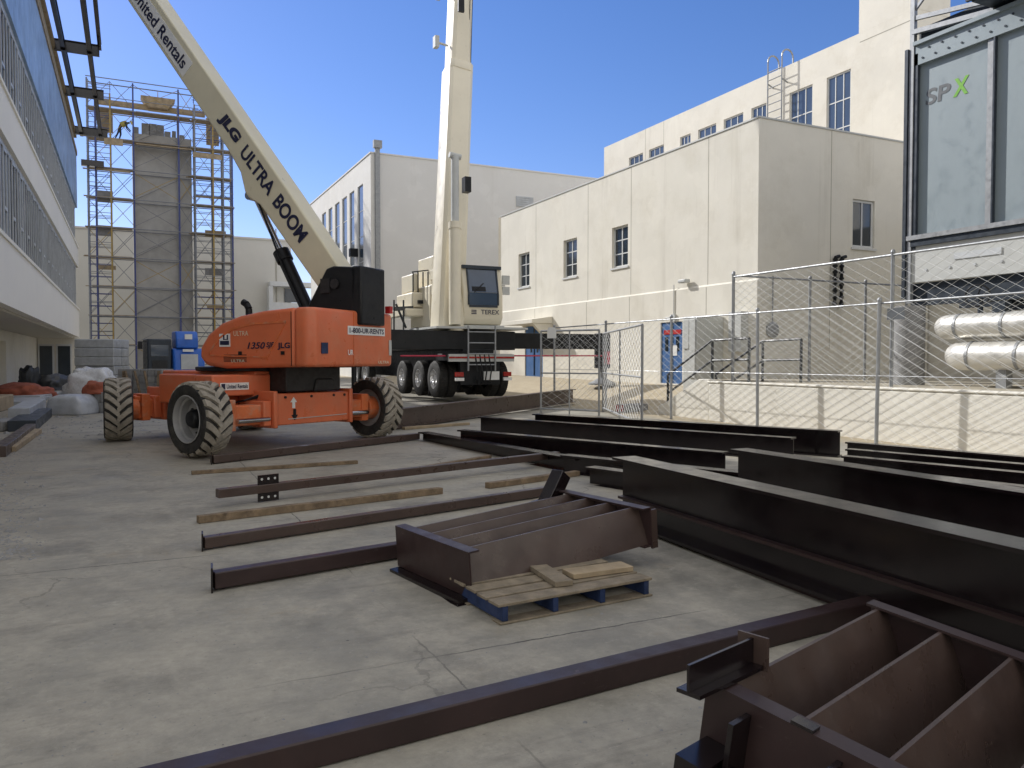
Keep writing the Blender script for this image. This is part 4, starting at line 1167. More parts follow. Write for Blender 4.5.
m = MB(); a = atY(431, 318, CY0 + 2.5); m.tube((a.x - .1, a.y, a.z), (a.x + .4, a.y, a.z), .28, 18); a = atY(422, 302, CY0 + 2.95); m.box(a, (.3, .1, .12)); m.build('winch', M_black, CRN, world=w)
m = MB()
for px in (394, 403.5):
    a = atY(px, 330, CY0 + 3.0); b = atY(px, 300, CY0 + 3.0); m.tube(a, b, .03, 6)
a = atY(394, 309, CY0 + 3); b = atY(413, 308, CY0 + 3); m.bar(a, b, .12, .14); a = atY(396, 304, CY0 + 3); b = atY(406, 328, CY0 + 3); m.tube(a, b, .04, 6)
for k in range(4):
    a = atY(413 + k * 5, 272, CY0 + 3.1); m.tube(a, (a.x, a.y, a.z - .75), .025, 6)
a = atY(412, 272, CY0 + 3.1); b = atY(430, 270, CY0 + 3.1); m.tube(a, b, .025, 6)
m.build('catwalk_rail', M_rail, CRN, world=w)
m = MB()
for k, (px, py) in enumerate(((436, 275), (434, 290), (438, 305), (436, 315))):
    a = atY(px, py, CY0 + 2.3); m.box(a, (.3, .4, .35)); m.tube(a, (a.x + .25, a.y - .1, a.z - .6), .05, 8)
m.build('hydraulic_block', M_cream, CRN, world=w, bevel=.03)
m = MB(); ybox(m, 385, 392, 316, 330, CY0 + 5, 1.2); m.build('engine_cover', M_cabinet, CRN, world=w)

# ------------------------------------------------------------------ blue lift
p = att(191, 385, 41.0); gzb = gz(p.x, p.y)
BL = thing('blue_boom_lift', 'blue lift machine parked behind the orange boom lift, rounded hood towards us', 'lift machine', (p.x, p.y, gzb), R(8))
sc_ = 41 / 790.
def B(px0, px1, py0, py1, y0, y1):
    ytop = (382 - py0) * sc_; ybot = (382 - py1) * sc_
    return ((px0 - 187) * sc_, (px1 - 187) * sc_, y0, y1, max(.02, ybot), ytop)
m = MB(); x0, x1, y0, y1, z0, z1 = B(171, 201, 347, 378, 0, 1.6)
m.prism([(0, z0 + .2), (1.6, z0 + .2), (1.6, z1), (.25, z1), (.05, z1 - .5)], (x0, 0, 0), (0, 1, 0), (0, 0, 1), (x1 - x0, 0, 0)); m.build('hood', M_liftblue, BL, bevel=.12, seg=4)
m = MB(); x0, x1, y0, y1, z0, z1 = B(174, 195, 330, 347, .1, 1.0)
m.prism([(.0, z0), (1.2, z0), (1.2, z1), (.25, z1), (0, z1 - .35)], (x0, .1, 0), (0, 1, 0), (0, 0, 1), (x1 - x0, 0, 0)); bt = m.build('upper_housing', M_liftblue, BL, bevel=.08, seg=3)
m = MB(); x0, x1, y0, y1, z0, z1 = B(182, 189, 333, 338, .0, .1); m.bb(x0, x1, .06, .098, z0, z1); m.build('sticker', M_white, bt)
m = MB(); x0, x1, y0, y1, z0, z1 = B(178, 194, 353, 368, 0, .1); m.bb(x0, x1, -.02, .06, z0, z1); m.build('grille', M_stud, BL)
m = MB(); x0, x1, y0, y1, z0, z1 = B(176, 190, 348, 350.5, 0, .1); m.bb(x0 + .2, x1, .02, .08, z0, z1); m.build('sticker', M_white, BL)
m = MB(); x0, x1, y0, y1, z0, z1 = B(148, 170, 338, 380, .2, 1.6); m.bb(x0, x1, y0, y1, z0, z1); cabb = m.build('cab', M_dkblue, BL, bevel=.06)
m = MB(); x0, x1, y0, y1, z0, z1 = B(151, 167, 344, 355, 0, .1); m.bb(x0, x1, .17, .198, z0, z1); m.build('window', M_glass_b, cabb)
m = MB(); x0, x1, y0, y1, z0, z1 = B(152, 166, 359, 376, 0, .1); m.bb(x0, x1, .16, .196, z0, z1); m.build('panel', M_blackplastic, cabb)
m = MB(); x0, x1, y0, y1, z0, z1 = B(140, 144, 341, 348, .4, .5); m.bb(x0, x1, .3, .4, z0, z1); m.bar((x0, .35, z1), (x1 + .5, .4, z1), .04, .04); m.build('mirror', M_black, BL)
for x in (-1.7, -.85, .6):
    m = MB(); m.lathe([(.2, -.16), (.4, -.16), (.42, -.1), (.42, .1), (.4, .16), (.2, .16), (0, .1)], (x, 1.0, .42), (1, 0, 0), 24); m.build('wheel', M_rubber, BL)
# ------------------------------------------------------------------ steel beams
def side_off(p0, p1):
    d = (p1 - p0); d.z = 0; d.normalize()
    s = Vector((-d.y, d.x, 0))
    mid = (p0 + p1) / 2
    if (mid + s).to_2d().length < (mid - s).to_2d().length: s = -s
    return s
def beam(name, label, a, b, z, h, bf, group=None, tf=.024, tw=.015, ext0=0, ext1=0, z1=None, mt=None, stiff=(), endplate=False, profile='I', top=True):
    """a, b: pixels of the near top edge at height z (z1 at b)"""
    z1 = z if z1 is None else z1
    p0 = atz(a[0], a[1], z); p1 = atz(b[0], b[1], z1)
    d = (p1 - p0).normalized(); p0 = p0 - d * ext0; p1 = p1 + d * ext1
    s = side_off(p0, p1)
    q0 = p0 + s * bf / 2 - Vector((0, 0, h)); q1 = p1 + s * bf / 2 - Vector((0, 0, h))
    m = MB()
    if profile == 'I': ibeam(m, q0, q1, h, bf, tf, tw)
    else: m.bar(q0 + Vector((0, 0, h / 2)), q1 + Vector((0, 0, h / 2)), bf, h)
    L = (q1 - q0).length; dd = (q1 - q0).normalized()
    for f in stiff:
        c = q0 + dd * (f * L) + Vector((0, 0, h / 2))
        m.bar(c - dd * .006, c + dd * .006, bf * .94, h - 2 * tf - .002)
    o = m.build(name, mt or M_primer, loc=q0, bevel=.004 if profile != 'I' else 0)
    tag(o, label, 'beam' if profile == 'I' else 'steel bar', group)
    if endplate:
        e = MB(); c = Vector((0, 0, h / 2)) - dd * .012
        e.bar(c - dd * .011, c + dd * .010, bf * 1.5, h * 1.42)
        e.build('end_plate', M_primer, o)
    return o, q0, q1
GB = 'dark steel beams laid out across the yard'
beam('steel_girder', 'low dark beam nearest us in the right hand pile, with a broad purplish top flange', (680, 515), (1024, 622), .32, .28, .34, GB, ext0=1.05, ext1=2.4, mt=M_maroon, stiff=())
beam('steel_girder', 'deep dark beam right behind the low purplish one, pale top flange', (612, 457), (1024, 550), .70, .62, .26, GB, ext1=2.6)
beam('steel_girder', 'deep dark beam farther back than the other deep one, above it at the right', (730, 449), (1024, 493), .70, .62, .24, GB, ext1=3)
beam('steel_girder', 'beam with a pale top edge in the middle of the crossing pile', (477.6, 417), (791, 438), .46, .36, .20, GB)
beam('steel_girder', 'rearmost beam of the crossing pile, its end showing a brown sunlit web', (532, 414), (838, 431), .52, .42, .22, GB, stiff=(.94,), mt=M_primer)
beam('steel_girder', 'front beam of the crossing pile running behind the deep beams with a thin pale edge', (457, 430), (722, 452.5), .42, .33, .19, GB)
beam('steel_girder', 'short dark beam pointing left out of the crossing pile towards the boom lift', (418, 432), (575, 459), .30, .22, .22, GB)
beam('steel_girder', 'dark beam lying flat between the crossing pile and the deep beams', (470, 441), (640, 470), .26, .20, .2, GB)
GR = 'short bundle of beams by the right edge'
beam('steel_girder', 'far beam of the three parallel ones in front of the retaining wall', (845, 442), (1024, 457), .40, .28, .16, GB, ext1=2.5)
beam('steel_girder', 'middle beam of the three parallel ones in front of the retaining wall', (845, 449), (1024, 464.5), .40, .30, .16, GB, ext1=2.5)
beam('steel_girder', 'near beam of the three parallel ones in front of the retaining wall', (841, 456), (1024, 473), .40, .30, .16, GB, ext1=2.5)
beam('steel_girder', 'nearest of the short bundle, tucked against the third deep beam', (838, 466), (1024, 487), .38, .28, .16, GR, ext1=2)
beam('steel_girder', 'low beam on the ground directly behind the deep beam with the pale flange', (585, 467), (735, 487), .30, .24, .2, GB, ext1=1.2)
beam('steel_girder', 'low beam filling the gap below the end of the front crossing beam', (560, 455), (742, 473), .34, .26, .2, GB)
o, q0, q1 = beam('steel_girder', 'long brown beam lying in front of the crane wheels', (400, 409), (576, 389), .60, .42, .22, GB, z1=.72, ext0=1.2, mt=M_primer_b)
# red dunnage end pieces
def timber(name, label, a, b, w_, h, mt, group=None, lift=0, cat='timber', ends=None):
    p0 = G(*a); p1 = G(*b); s = side_off(p0, p1)
    c0 = p0 + s * w_ / 2 + Vector((0, 0, h / 2 + lift + .002)); c1 = p1 + s * w_ / 2 + Vector((0, 0, h / 2 + lift + .002))
    m = MB()
    n = 9
    # slightly wavy plank
    pts = [c0 + (c1 - c0) * i / n + s * random.uniform(-.006, .006) for i in range(n + 1)]
    vs = []; 
    up = Vector((0, 0, 1))
    for i, p in enumerate(pts):
        hh = h * random.uniform(.93, 1.0); ww = w_ * random.uniform(.92, 1.03)
        vs += [p - s * ww / 2 - up * h / 2, p + s * ww / 2 - up * h / 2, p + s * ww / 2 + up * (hh - h / 2), p - s * ww / 2 + up * (hh - h / 2)]
    fs = [(4 * i + a_, 4 * i + (a_ + 1) % 4, 4 * i + 4 + (a_ + 1) % 4, 4 * i + 4 + a_) for i in range(n) for a_ in range(4)]
    fs += [(0, 1, 2, 3), (4 * n, 4 * n + 1, 4 * n + 2, 4 * n + 3)]
    m.add(vs, fs)
    L = Vector(((p0.x), p0.y, p0.z))
    o = m.build(name, mt, loc=L, bevel=.004)
    return tag(o, label, cat, group)
GT = 'loose timbers on the concrete'
timber('timber', 'thin weathered timber lying just in front of the boom lift tyre', (192, 475), (358, 464), .09, .05, M_timber, GT)
timber('timber', 'long rough brown timber between the bar with the bolt plate and the next bar', (199, 524), (443, 494), .09, .075, M_timber, GT)
timber('timber', 'short timber poking out beside the bar with the bolt plate', (424, 471), (492, 459), .09, .06, M_timber, GT)
timber('timber', 'short pale timber just behind the framed steel tray', (490, 489), (580, 476), .10, .07, M_timber, GT)
timber('timber', 'thin timber under the beams by the right hand lift tyre', (405, 430), (470, 425), .12, .06, M_plank, GT)

GC = 'slim steel bars lying on the concrete'
def bar(label, a, b, h, bf, endplate=True, lift=.015, **k):
    p0 = G(*a); p1 = G(*b); s = side_off(p0, p1)
    q0 = p0 + s * bf / 2 + Vector((0, 0, lift)); q1 = p1 + s * bf / 2 + Vector((0, 0, lift))
    m = MB(); m.bar(q0 + Vector((0, 0, h / 2)), q1 + Vector((0, 0, h / 2)), bf, h)
    o = m.build('steel_bar', k.get('mt', M_primer_b), loc=q0, bevel=.008)
    tag(o, label, 'steel bar', GC)
    d = (q1 - q0).normalized()
    if endplate:
        vd = Vector((q0.x, q0.y, 0)).normalized(); pn = Vector((vd.y, -vd.x, 0))
        e = MB(); c = Vector((0, 0, h / 2 + .012)) - d * .005
        e.bar(c - pn * .007, c + pn * .007, bf * 1.5, h * 1.55)
        e.build('end_plate', M_primer, o, bevel=.002)
    return o, q0, q1, d, s
bar('slim steel bar with an end plate touching the near boom lift tyre', (214, 464.5), (420, 440), .115, .11)
o, q0, q1, d, s = bar('slim steel bar carrying a bolt plate with holes', (219, 508), (560, 465), .095, .10, endplate=False, lift=.10, mt=M_primer_b)
e = MB(); c = d * .55 - s * .034 + Vector((0, 0, 0)); 
px = .24; hz = .30
e.m = 0
e.prism([(-px / 2, -.09), (px / 2, -.09), (px / 2, .20), (-px / 2, .20)], c, d, Vector((0, 0, 1)), -s * .012)
e.m = 1
for zz in (-.045, .155):
    for xx in (-.075, 0, .075): e.tube(c + d * xx + Vector((0, 0, zz)) - s * .0125, c + d * xx + Vector((0, 0, zz)) - s * .0142, .014, 10)
e.build('bolt_plate', [M_primer, M_cabinet], o)
bar('slim steel bar with an end plate ending under the rim of the framed steel tray', (205, 551), (566, 494), .095, .09)
bar('shorter thicker bar with an end plate pointing at the framed steel tray, nearest but one', (215, 592), (416, 557), .115, .10, mt=M_maroon)
# foreground bar
p0 = atz(908, 593, .155); p1 = atz(640, 659, .155); d = (p1 - p0).normalized(); pe = p0 + d * 6.2
s = side_off(p0, p1)
m = MB(); a = p0 + s * .06; b = pe + s * .06
m.bar(a - Vector((0, 0, .06)), b - Vector((0, 0, .06)), .12, .12)
o = m.build('steel_bar', M_maroon, loc=(a.x, a.y, .03), bevel=.008); tag(o, 'longest steel bar, crossing the whole foreground nearest to us', 'steel bar', GC)

# ------------------------------------------------------------------ framed steel trays
def tray(label, O, e1, e2, L, Wd, H, fins, offs, lean=.13):
    e1 = e1.normalized(); e2 = (e2 - e1 * e2.dot(e1)).normalized(); e3 = e1.cross(e2).normalized()
    if e3.z < 0: e3 = -e3
    t = thing('steel_tray', label, 'steel frame', O, 0, 'welded steel trays')
    w = W(t)
    def P(a, b, c): return O + e1 * a + e2 * b + e3 * c
    def slab(m, a0, a1, b0, b1, c0, c1):
        vs = [P(a, b, c) for a in (a0, a1) for b in (b0, b1) for c in (c0, c1)]
        m.add(vs, [(0, 1, 3, 2), (4, 6, 7, 5), (0, 4, 5, 1), (2, 3, 7, 6), (0, 2, 6, 4), (1, 5, 7, 3)])
    for f in offs:
        m = MB(); b_, t_ = f * Wd, f * Wd + lean
        vs = [P(a, b + o_, c) for a in (.014, L - .014) for b, c in ((b_, .012), (t_, H - .012)) for o_ in (0, .015)]
        m.add(vs, [(0, 1, 3, 2), (4, 6, 7, 5), (0, 4, 5, 1), (2, 3, 7, 6), (0, 2, 6, 4), (1, 5, 7, 3)]); m.build('fin', M_primer_b, t, world=w)
    for a0, sg in ((0, 1), (L, -1)):
        m = MB(); lo, hi = sorted((a0, a0 + sg * .013)); slab(m, lo, hi, -.05, Wd + .06, 0, H)
        lo, hi = sorted((a0 + sg * .0132, a0 + sg * .085)); slab(m, lo, hi, -.05, Wd + .06, H - .012, H)
        slab(m, lo, hi, -.05, Wd + .06, 0, .011)
        m.build('end_channel', M_maroon, t, world=w)  # darker primer than the fins: shade of the outer faces put into colour
    return t, w, P, slab
O = atz(467, 597, .085); A1 = atz(648, 545, .20)
e1 = A1 - O; bk = atz(418, 573, .05) - O
e2 = Vector((-e1.y, e1.x, 0))
t, w, P, slab = tray('framed steel tray with parallel fins, one end raised on the blue wooden pallet', O, e1, e2, e1.length, .92, .31, None, (-.02, .27, .55, .82), .10)
Lt = e1.length
m = MB(); slab(m, -.10, .06, -.04, .98, -.05, -.03); slab(m, -.08, .05, -.02, .96, -.029, -.002); m.build('base_plate', M_primer, t, world=w)
m = MB(); c0 = P(Lt - .22, 1.02, .16); c1 = P(Lt + .02, 1.06, .44); m.bar(c0, c1, .13, .13); m.bar(P(Lt - .40, 1.06, .17), P(Lt - .15, 1.06, .19), .11, .11); m.build('bracket', M_primer, t, world=w, bevel=.005)
m = MB(); slab(m, Lt + .001, Lt + .06, -.05, -.03, -.02, .285); slab(m, Lt - .06, Lt - .001, .05, .9, .281, .293); m.build('edge_strip', M_primer_b, t, world=w)

O2t = atz(719, 687, .46); A = atz(884, 603, .46); e1 = A - O2t; L2 = e1.length
k = Vector((.68, -.73)); kx, ky = c2w(k.x, k.y); e2 = Vector((kx, ky, -.14))
e1n = e1.normalized(); e2n = (e2 - e1n * e2.dot(e1n)).normalized(); e3 = e1n.cross(e2n)
if e3.z < 0: e3 = -e3
O2 = O2t - e3 * .34
t, w, P, slab = tray('large framed steel tray with deep fins in the near right corner', O2, e1, e2, L2, 1.30, .34, None, (.12, .34, .56, .78, 1.0), -.16)
m = MB(); slab(m, -.20, -.003, -.02, .10, .06, .14); slab(m, -.30, -.003, .12, .42, .06, .08); slab(m, -.16, -.003, .47, .8, .03, .05); slab(m, -.12, -.003, .12, .14, .0, .30); slab(m, -.12, -.003, .45, .47, .0, .30); m.build('gusset', M_primer, t, world=w)
m = MB(); a = atz(688, 694, .47); b = atz(752, 664, .47); d_ = (b - a).normalized()
m.bar(a, b, .10, .015); m.bar(a + Vector((0, 0, .056)), b + Vector((0, 0, .056)), .012, .095); 
m.build('bracket', M_primer, t, world=w)
m = MB(); m.bar(b + d_ * .002 + Vector((0, 0, .05)), b + d_ * .014 + Vector((0, 0, .05)), .13, .13); m.build('bracket_plate', M_primer_b, t, world=w)  # lighter brown primer puts the light on the bracket's end into colour
m = MB(); slab(m, -.002, .05, .28, .36, .341, .353); m.build('lug', M_primer, t, world=w)

# ------------------------------------------------------------------ pallet
pf = G(500, 626); pr = G(653, 596); e1 = (pr - pf); e1.z = 0; PL = e1.length; e1.normalize(); e2 = Vector((-e1.y, e1.x, 0))
PLT = thing('wooden_pallet', 'grey wooden pallet with blue painted stringers under the steel tray', 'pallet', pf, math.atan2(e1.y, e1.x))
for i in range(4):
    x = .025 + i * (PL - .09) / 3
    m = MB(); m.bb(x, x + .04, 0.012, 1.0, .016, .108); m.build('stringer', M_palblue, PLT, bevel=.004)
for y, wd_ in ((0, .14), (.165, .13), (.325, .14), (.50, .14), (.68, .14), (.86, .14)):
    m = MB(); m.bb(random.uniform(-.008, .006), PL + random.uniform(-.006, .01), y + random.uniform(0, .01), y + wd_, .11, .128); m.build('deck_board', M_pallet, PLT, bevel=.003)
for y in (0, .44, .87):
    m = MB(); m.bb(0.003, PL - .003, y, y + .11, 0.002, .015); m.build('bottom_board', M_pallet, PLT, bevel=.003)
wl = W(PLT)
for (x0, y0, x1, y1, z, ww, lab) in ((.55, .12, .62, .55, .131, .13, 'short timber offcut lying across the pallet boards'), (.70, .30, 1.18, .26, .131, .16, 'pale plank lying along the pallet by its right corner')):
    m = MB(); a = wl @ Vector((x0, y0, z + .018)); b = wl @ Vector((x1, y1, z + .018))
    m.bar(a, b, ww, .036); tag(m.build('timber_offcut', M_plank if ww > .14 else M_pallet, loc=a, bevel=.004), lab, 'timber')

# ------------------------------------------------------------------ retaining wall, slab, stairs
RWL = thing('retaining_wall', 'low cream retaining wall along the right with soft shadows across it', 'wall', (12.9, 8, .1))
w = W(RWL)
m = MB(); m.bb(12.9, 13.2, -6, 15.5, -.2, 1.08); m.build('wall', M_rtwall, RWL, world=w, bevel=.03)
m = MB(); m.bb(12.88, 13.25, -6, 15.55, 1.082, 1.13); m.build('coping', M_rtwall, RWL, world=w, bevel=.02)
SLB = MB(); SLB.bb(13.26, 24.2, -6, 15.2, .2, 1.10); SLB.bb(14.9, 24.2, 15.201, 17.8, .2, 1.10)
tag(SLB.build('raised_terrace', M_slab, loc=(18, 8, .2)), kind='structure')
ST = thing('concrete_stairs', 'small concrete stair with cream cheek wall at the end of the retaining wall', 'stairs', (13.6, 16.5, .2))
w = W(ST)
m = MB(); n = 5
for i in range(n): m.bb(13.22, 14.85, 15.56 + i * .32, 15.56 + (i + 1) * .32, .1, 1.08 - (i + 1) * .165)
m.build('steps', M_slab, ST, world=w)
m = MB(); m.prism([(15.51, 0), (17.6, 0), (17.6, .35), (17.3, .45), (15.9, 1.12), (15.51, 1.12)], (12.92, 0, .05), (0, 1, 0), (0, 0, 1), (.28, 0, 0)); m.build('cheek_wall', M_rtwall, ST, world=w, bevel=.02)
for i, X in enumerate((13.1, 14.75)):
    HR = thing('handrail', ('dark pipe handrail on the cheek wall side of the stair', 'dark pipe handrail on the building side of the stair')[i], 'handrail', (X, 15.5, 1.1), 0, 'stair handrails')
    w = W(HR)
    m = MB()
    for dz in (0, -.5):
        m.path([(X, 17.4, 1.25 + dz), (X, 15.6, 2.14 + dz), (X, 14.3, 2.16 + dz)], .03, 8)
    m.build('rail', M_rail, HR, world=w)
    for y, z0, z1 in ((17.4, .42, 1.25), (15.6, 1.1, 2.14), (14.3, 1.1, 2.16)):
        m = MB(); m.tube((X, y, z0), (X, y, z1), .035, 8); m.build('post', M_rail, HR, world=w)
m = MB(); m.bb(15.6, XA - .07, 19.3, 19.95, gz(15.6, 19.3), 3.0); m.bb(15.56, 15.599, 19.34, 19.62, 1.1, 2.9); m.bb(15.56, 15.599, 19.64, 19.92, 2.0, 2.9)
tag(m.build('utility_cabinet', M_cabinet, loc=(16, 19.6, gz(15.6, 19.3)), bevel=.01), 'tall grey electrical cabinet against the cream wall beside the blue door', 'cabinet')
m = MB(); m.bb(16.35, XA - .07, 18.2, 18.75, 1.9, 3.1)
tag(m.build('meter_box', M_cabinet, loc=(16.5, 18.5, 1.9), bevel=.01), 'grey meter box mounted on the cream wall near its corner', 'box')

# ------------------------------------------------------------------ chain link fences
def fence(name, label, pts_posts, zb, zt, posts_r=.035, cell=.10, wire=.0036, mid=None, lean=0, group=None, rail=.024, base=None):
    P0 = Vector((*pts_posts[0], 0)); P1 = Vector((*pts_posts[-1], 0))
    t = thing(name, label, 'fence', (P0.x, P0.y, zb if zb is not None else gz(P0.x, P0.y)), 0, group)
    w = W(t)
    u = Vector((P1.x - P0.x, P1.y - P0.y, 0)); L = u.length; u.normalize()
    def bz(x):
        q = P0 + u * x
        return (zb if zb is not None else gz(q.x, q.y)) + .04
    m = MB(); chain(m, (P0.x, P0.y, 0), u, L, bz, lambda x: zt - .03, cell, wire); m.build('mesh', M_wire, t, world=w)
    for i, p in enumerate(pts_posts):
        m = MB(); b = zb if zb is not None else gz(p[0], p[1]); l = lean * random.uniform(-1, 1)
        m.tube((p[0], p[1], b), (p[0] + l * .3, p[1] + l, zt + .05), posts_r, 8)
        m.lathe([(posts_r * 1.25, 0), (posts_r * 1.2, .03), (posts_r * .6, .06), (0, .065)], (p[0] + l * .3, p[1] + l, zt + .045), (0, 0, 1), 8)
        m.build('post', M_galv, t, world=w)
    m = MB(); m.tube((P0.x, P0.y, zt), (P1.x, P1.y, zt), rail, 8); m.build('rail', M_galv, t, world=w)
    if mid:
        m = MB(); m.tube((P0.x - .03, P0.y, mid), (P1.x - .03, P1.y, mid), .007, 6); m.build('rail', M_galv, t, world=w)
    return t
fence('chain_link_fence', 'long chain link fence on the ground in front of the retaining wall', [(12.3, 22.3 - 3.05 * i) for i in range(8)], None, 2.68, mid=1.36, lean=.06, cell=.16, wire=.0052, rail=.018, group='chain link fences')
fence('chain_link_fence', 'taller chain link fence standing on top of the retaining wall', [(13.05, y) for y in (14.8, 10.4, 6.0, 1.6)], 1.14, 3.64, cell=.16, wire=.0052, group='chain link fences')
fence('chain_link_fence', 'short chain link fence running back from the wall towards the end of the cream building', [(13.1, 14.85), (15.6, 14.85), (17.6, 14.85), (19.2, 14.85)], 1.1, 3.68, cell=.17, wire=.0052, group='chain link fences')
def panel(label, a, b, zt_):
    p0 = G(*a); p1 = G(*b); L = (p1 - p0).length; u = (p1 - p0).normalized()
    t = thing('fence_panel', label, 'fence', p0, 0, 'loose temporary fence panels'); w = W(t)
    m = MB(); chain(m, p0, Vector((u.x, u.y, 0)), L, lambda x: .08, lambda x: zt_ - .03, .17, .0042)
    for v in m.v: v.z += 0
    m.v = [Vector((v.x, v.y, v.z)) if False else v for v in m.v]
    m.build('mesh', M_wire, t, world=w)
    m = MB()
    z0 = p0.z
    m.tube(p0, p0 + Vector((0, 0, zt_)), .028, 8); m.tube(p1, (p1.x, p1.y, z0 + zt_), .028, 8)
    m.tube(p0 + Vector((0, 0, zt_)), (p1.x, p1.y, z0 + zt_), .026, 8); m.tube(p0 + Vector((0, 0, .12)), (p1.x, p1.y, z0 + .12), .024, 8); m.tube(p0 + Vector((0, 0, 1.1)), (p1.x, p1.y, z0 + 1.1), .02, 8)
    mid = (p0 + p1) / 2; m.tube(mid, mid + Vector((0, 0, zt_)), .02, 8)
    m.build('frame', M_galv, t, world=w)
    return t, p0, p1
t1, pa, pb = panel('temporary mesh fence panel with a white tag, standing beside the crane outrigger', (541, 413), (599, 416), 2.25)
m = MB(); u = (pb - pa).normalized(); nn = u.cross(Vector((0, 0, 1)))
c = pa + u * .22 + Vector((0, 0, 2.05)) - nn * .0
m.prism([(0, 0), (.28, 0), (.28, .26), (.2, .3), (.05, .3), (0, .22)], c + nn * .04, u, (0, 0, 1), nn * .006); m.build('tag', M_white, t1, world=W(t1))
t2, pc, pd = panel('temporary mesh fence panel turned almost edge on, next to the tagged one', (603, 412), (642, 399), 2.2)
def lump(name, label, cat, pos, size, rot, mt, bevel=.02, group=None):
    m = MB(); m.box((0, 0, size[2] / 2), size)
    o = m.build(name, mt, bevel=bevel); o.location = pos; o.rotation_euler = (0, 0, rot); return tag(o, label, cat, group)
p = G(632, 410); o = lump('concrete_weight', 'concrete fence weight with a red painted end on the sunlit ground', 'weight', p, (.95, .34, .22), R(10), M_block)
m = MB(); m.box((-.482, 0, .11), (.012, .30, .18)); m.build('painted_end', M_taillight, o)
p = G(645, 397); lump('sandbag', 'black sandbag on the fence foot beyond the red ended weight', 'sandbag', p, (.9, .45, .2), R(-15), M_tarp, bevel=.09)
p = G(575, 398); lump('timber_block', 'grey timber cribbing on the dirt between crane and fence panel', 'timber', p, (1.4, .4, .22), R(20), M_plank)

# ------------------------------------------------------------------ cooling tower
CTX = 15.5
CT = thing('cooling_tower', 'big galvanised cooling tower with logo lettering on its panel, raised on columns', 'cooling tower', (17.5, 8, 1.1)); w = W(CT)
def yX(px): return atX(px, 200, CTX).y
ye = yX(907.5)
zb_, zt_ = atX(912, 236, CTX).z, atX(914, 66, CTX).z
yc1 = (yX(980), yX(988)); 
m = MB(); m.bb(CTX + .12, CTX + .16, yc1[1], ye - .16, zb_, zt_); m.build('panel', M_panel, CT, world=w)
m = MB(); m.bb(CTX + .12, CTX + .16, yc1[1] - 2.6, yc1[0] - .22, zb_, zt_); m.build('panel', M_panel, CT, world=w)
m = MB(); m.bb(CTX + .12, CTX + .16, 3, yc1[1] - 2.95, zb_, zt_); m.build('panel', M_panel, CT, world=w)
m = MB(); m.bb(CTX + .17, 21, 3.05, ye - .1, 3.6, 8.9); m.build('casing', M_dkblue, CT, world=w)
m = MB(); m.bb(CTX, CTX + .10, ye - .10, ye, 2.9, zt_ + 3); m.build('corner_post', M_galv, CT, world=w)
m = MB(); m.bb(CTX + .02, CTX + .09, ye - .19, ye - .11, zb_ - .3, zt_ + .25); m.bb(CTX - .03, CTX + .2, ye + .02, ye + .10, 3.0, zt_ + .4); m.build('column', M_dkblue, CT, world=w)
m = MB(); m.bb(CTX + .06, CTX + .118, yc1[1] - .02, yc1[1] + .10, zb_, zt_); m.build('column', M_galv, CT, world=w)
m = MB(); m.bb(CTX + .02, CTX + .10, yc1[0] - .24, yc1[1] - .04, zb_, zt_); m.build('column', M_dkblue, CT, world=w)
m = MB(); m.bb(CTX + .02, CTX + .2, 3, ye - .11, zt_, zt_ + .50); m.bb(CTX - .05, CTX + .018, 3, ye - .11, zt_ + .42, zt_ + .5); 
m.m = 1
y = ye - .3
while y > 4:
    m.tube((CTX + .018, y, zt_ + .12), (CTX + .002, y, zt_ + .12), .022, 6); m.tube((CTX + .018, y - .15, zt_ + .3), (CTX + .002, y - .15, zt_ + .3), .022, 6); y -= .3
m.build('top_girder', [M_panel, M_dkblue], CT, world=w)
m = MB(); m.bb(CTX - .06, CTX + .16, 3, ye - .02, zb_ - .10, zb_ - .002); m.build('sill_angle', M_galv, CT, world=w)
m = MB(); m.bb(CTX - .02, CTX + .1, 3, ye - .1, zb_ - .24, zb_ - .102); m.build('sill_channel', M_dkblue, CT, world=w)
m = MB(); m.bb(CTX + .04, CTX + .16, 3, ye - .1, 3.35, zb_ - .242);
m.m = 1
y = ye - .45
while y > 4: 
    m.tube((CTX + .039, y, 3.6), (CTX + .02, y, 3.6), .03, 6); y -= .55
m.bb(CTX + .02, CTX + .036, ye - 2.1, ye - 1.1, 3.75, 3.88)
m.build('basin', [M_cabinet, M_stud], CT, world=w)
m = MB()
for x in (CTX + .15, CTX + 1.8, CTX + 3.5, CTX + 5): m.bb(x, x + .22, 3, ye, 2.85, 3.34)
for y in [3.1 + 1.1 * k for k in range(9)]:
    if y < ye - .2: m.bb(CTX + .38, CTX + 5, y, y + .15, 2.9, 3.3)
m.build('support_steel', M_dkblue, CT, world=w)
for x, y in ((CTX + .1, ye - .02), (CTX + .5, 4.5), (CTX + 4.5, ye - .5), (CTX + 4.5, 4.5)):
    m = MB(); m.tube((x, y, 1.1), (x, y, 2.84), .32, 24); m.build('pier', M_block, CT, world=w)
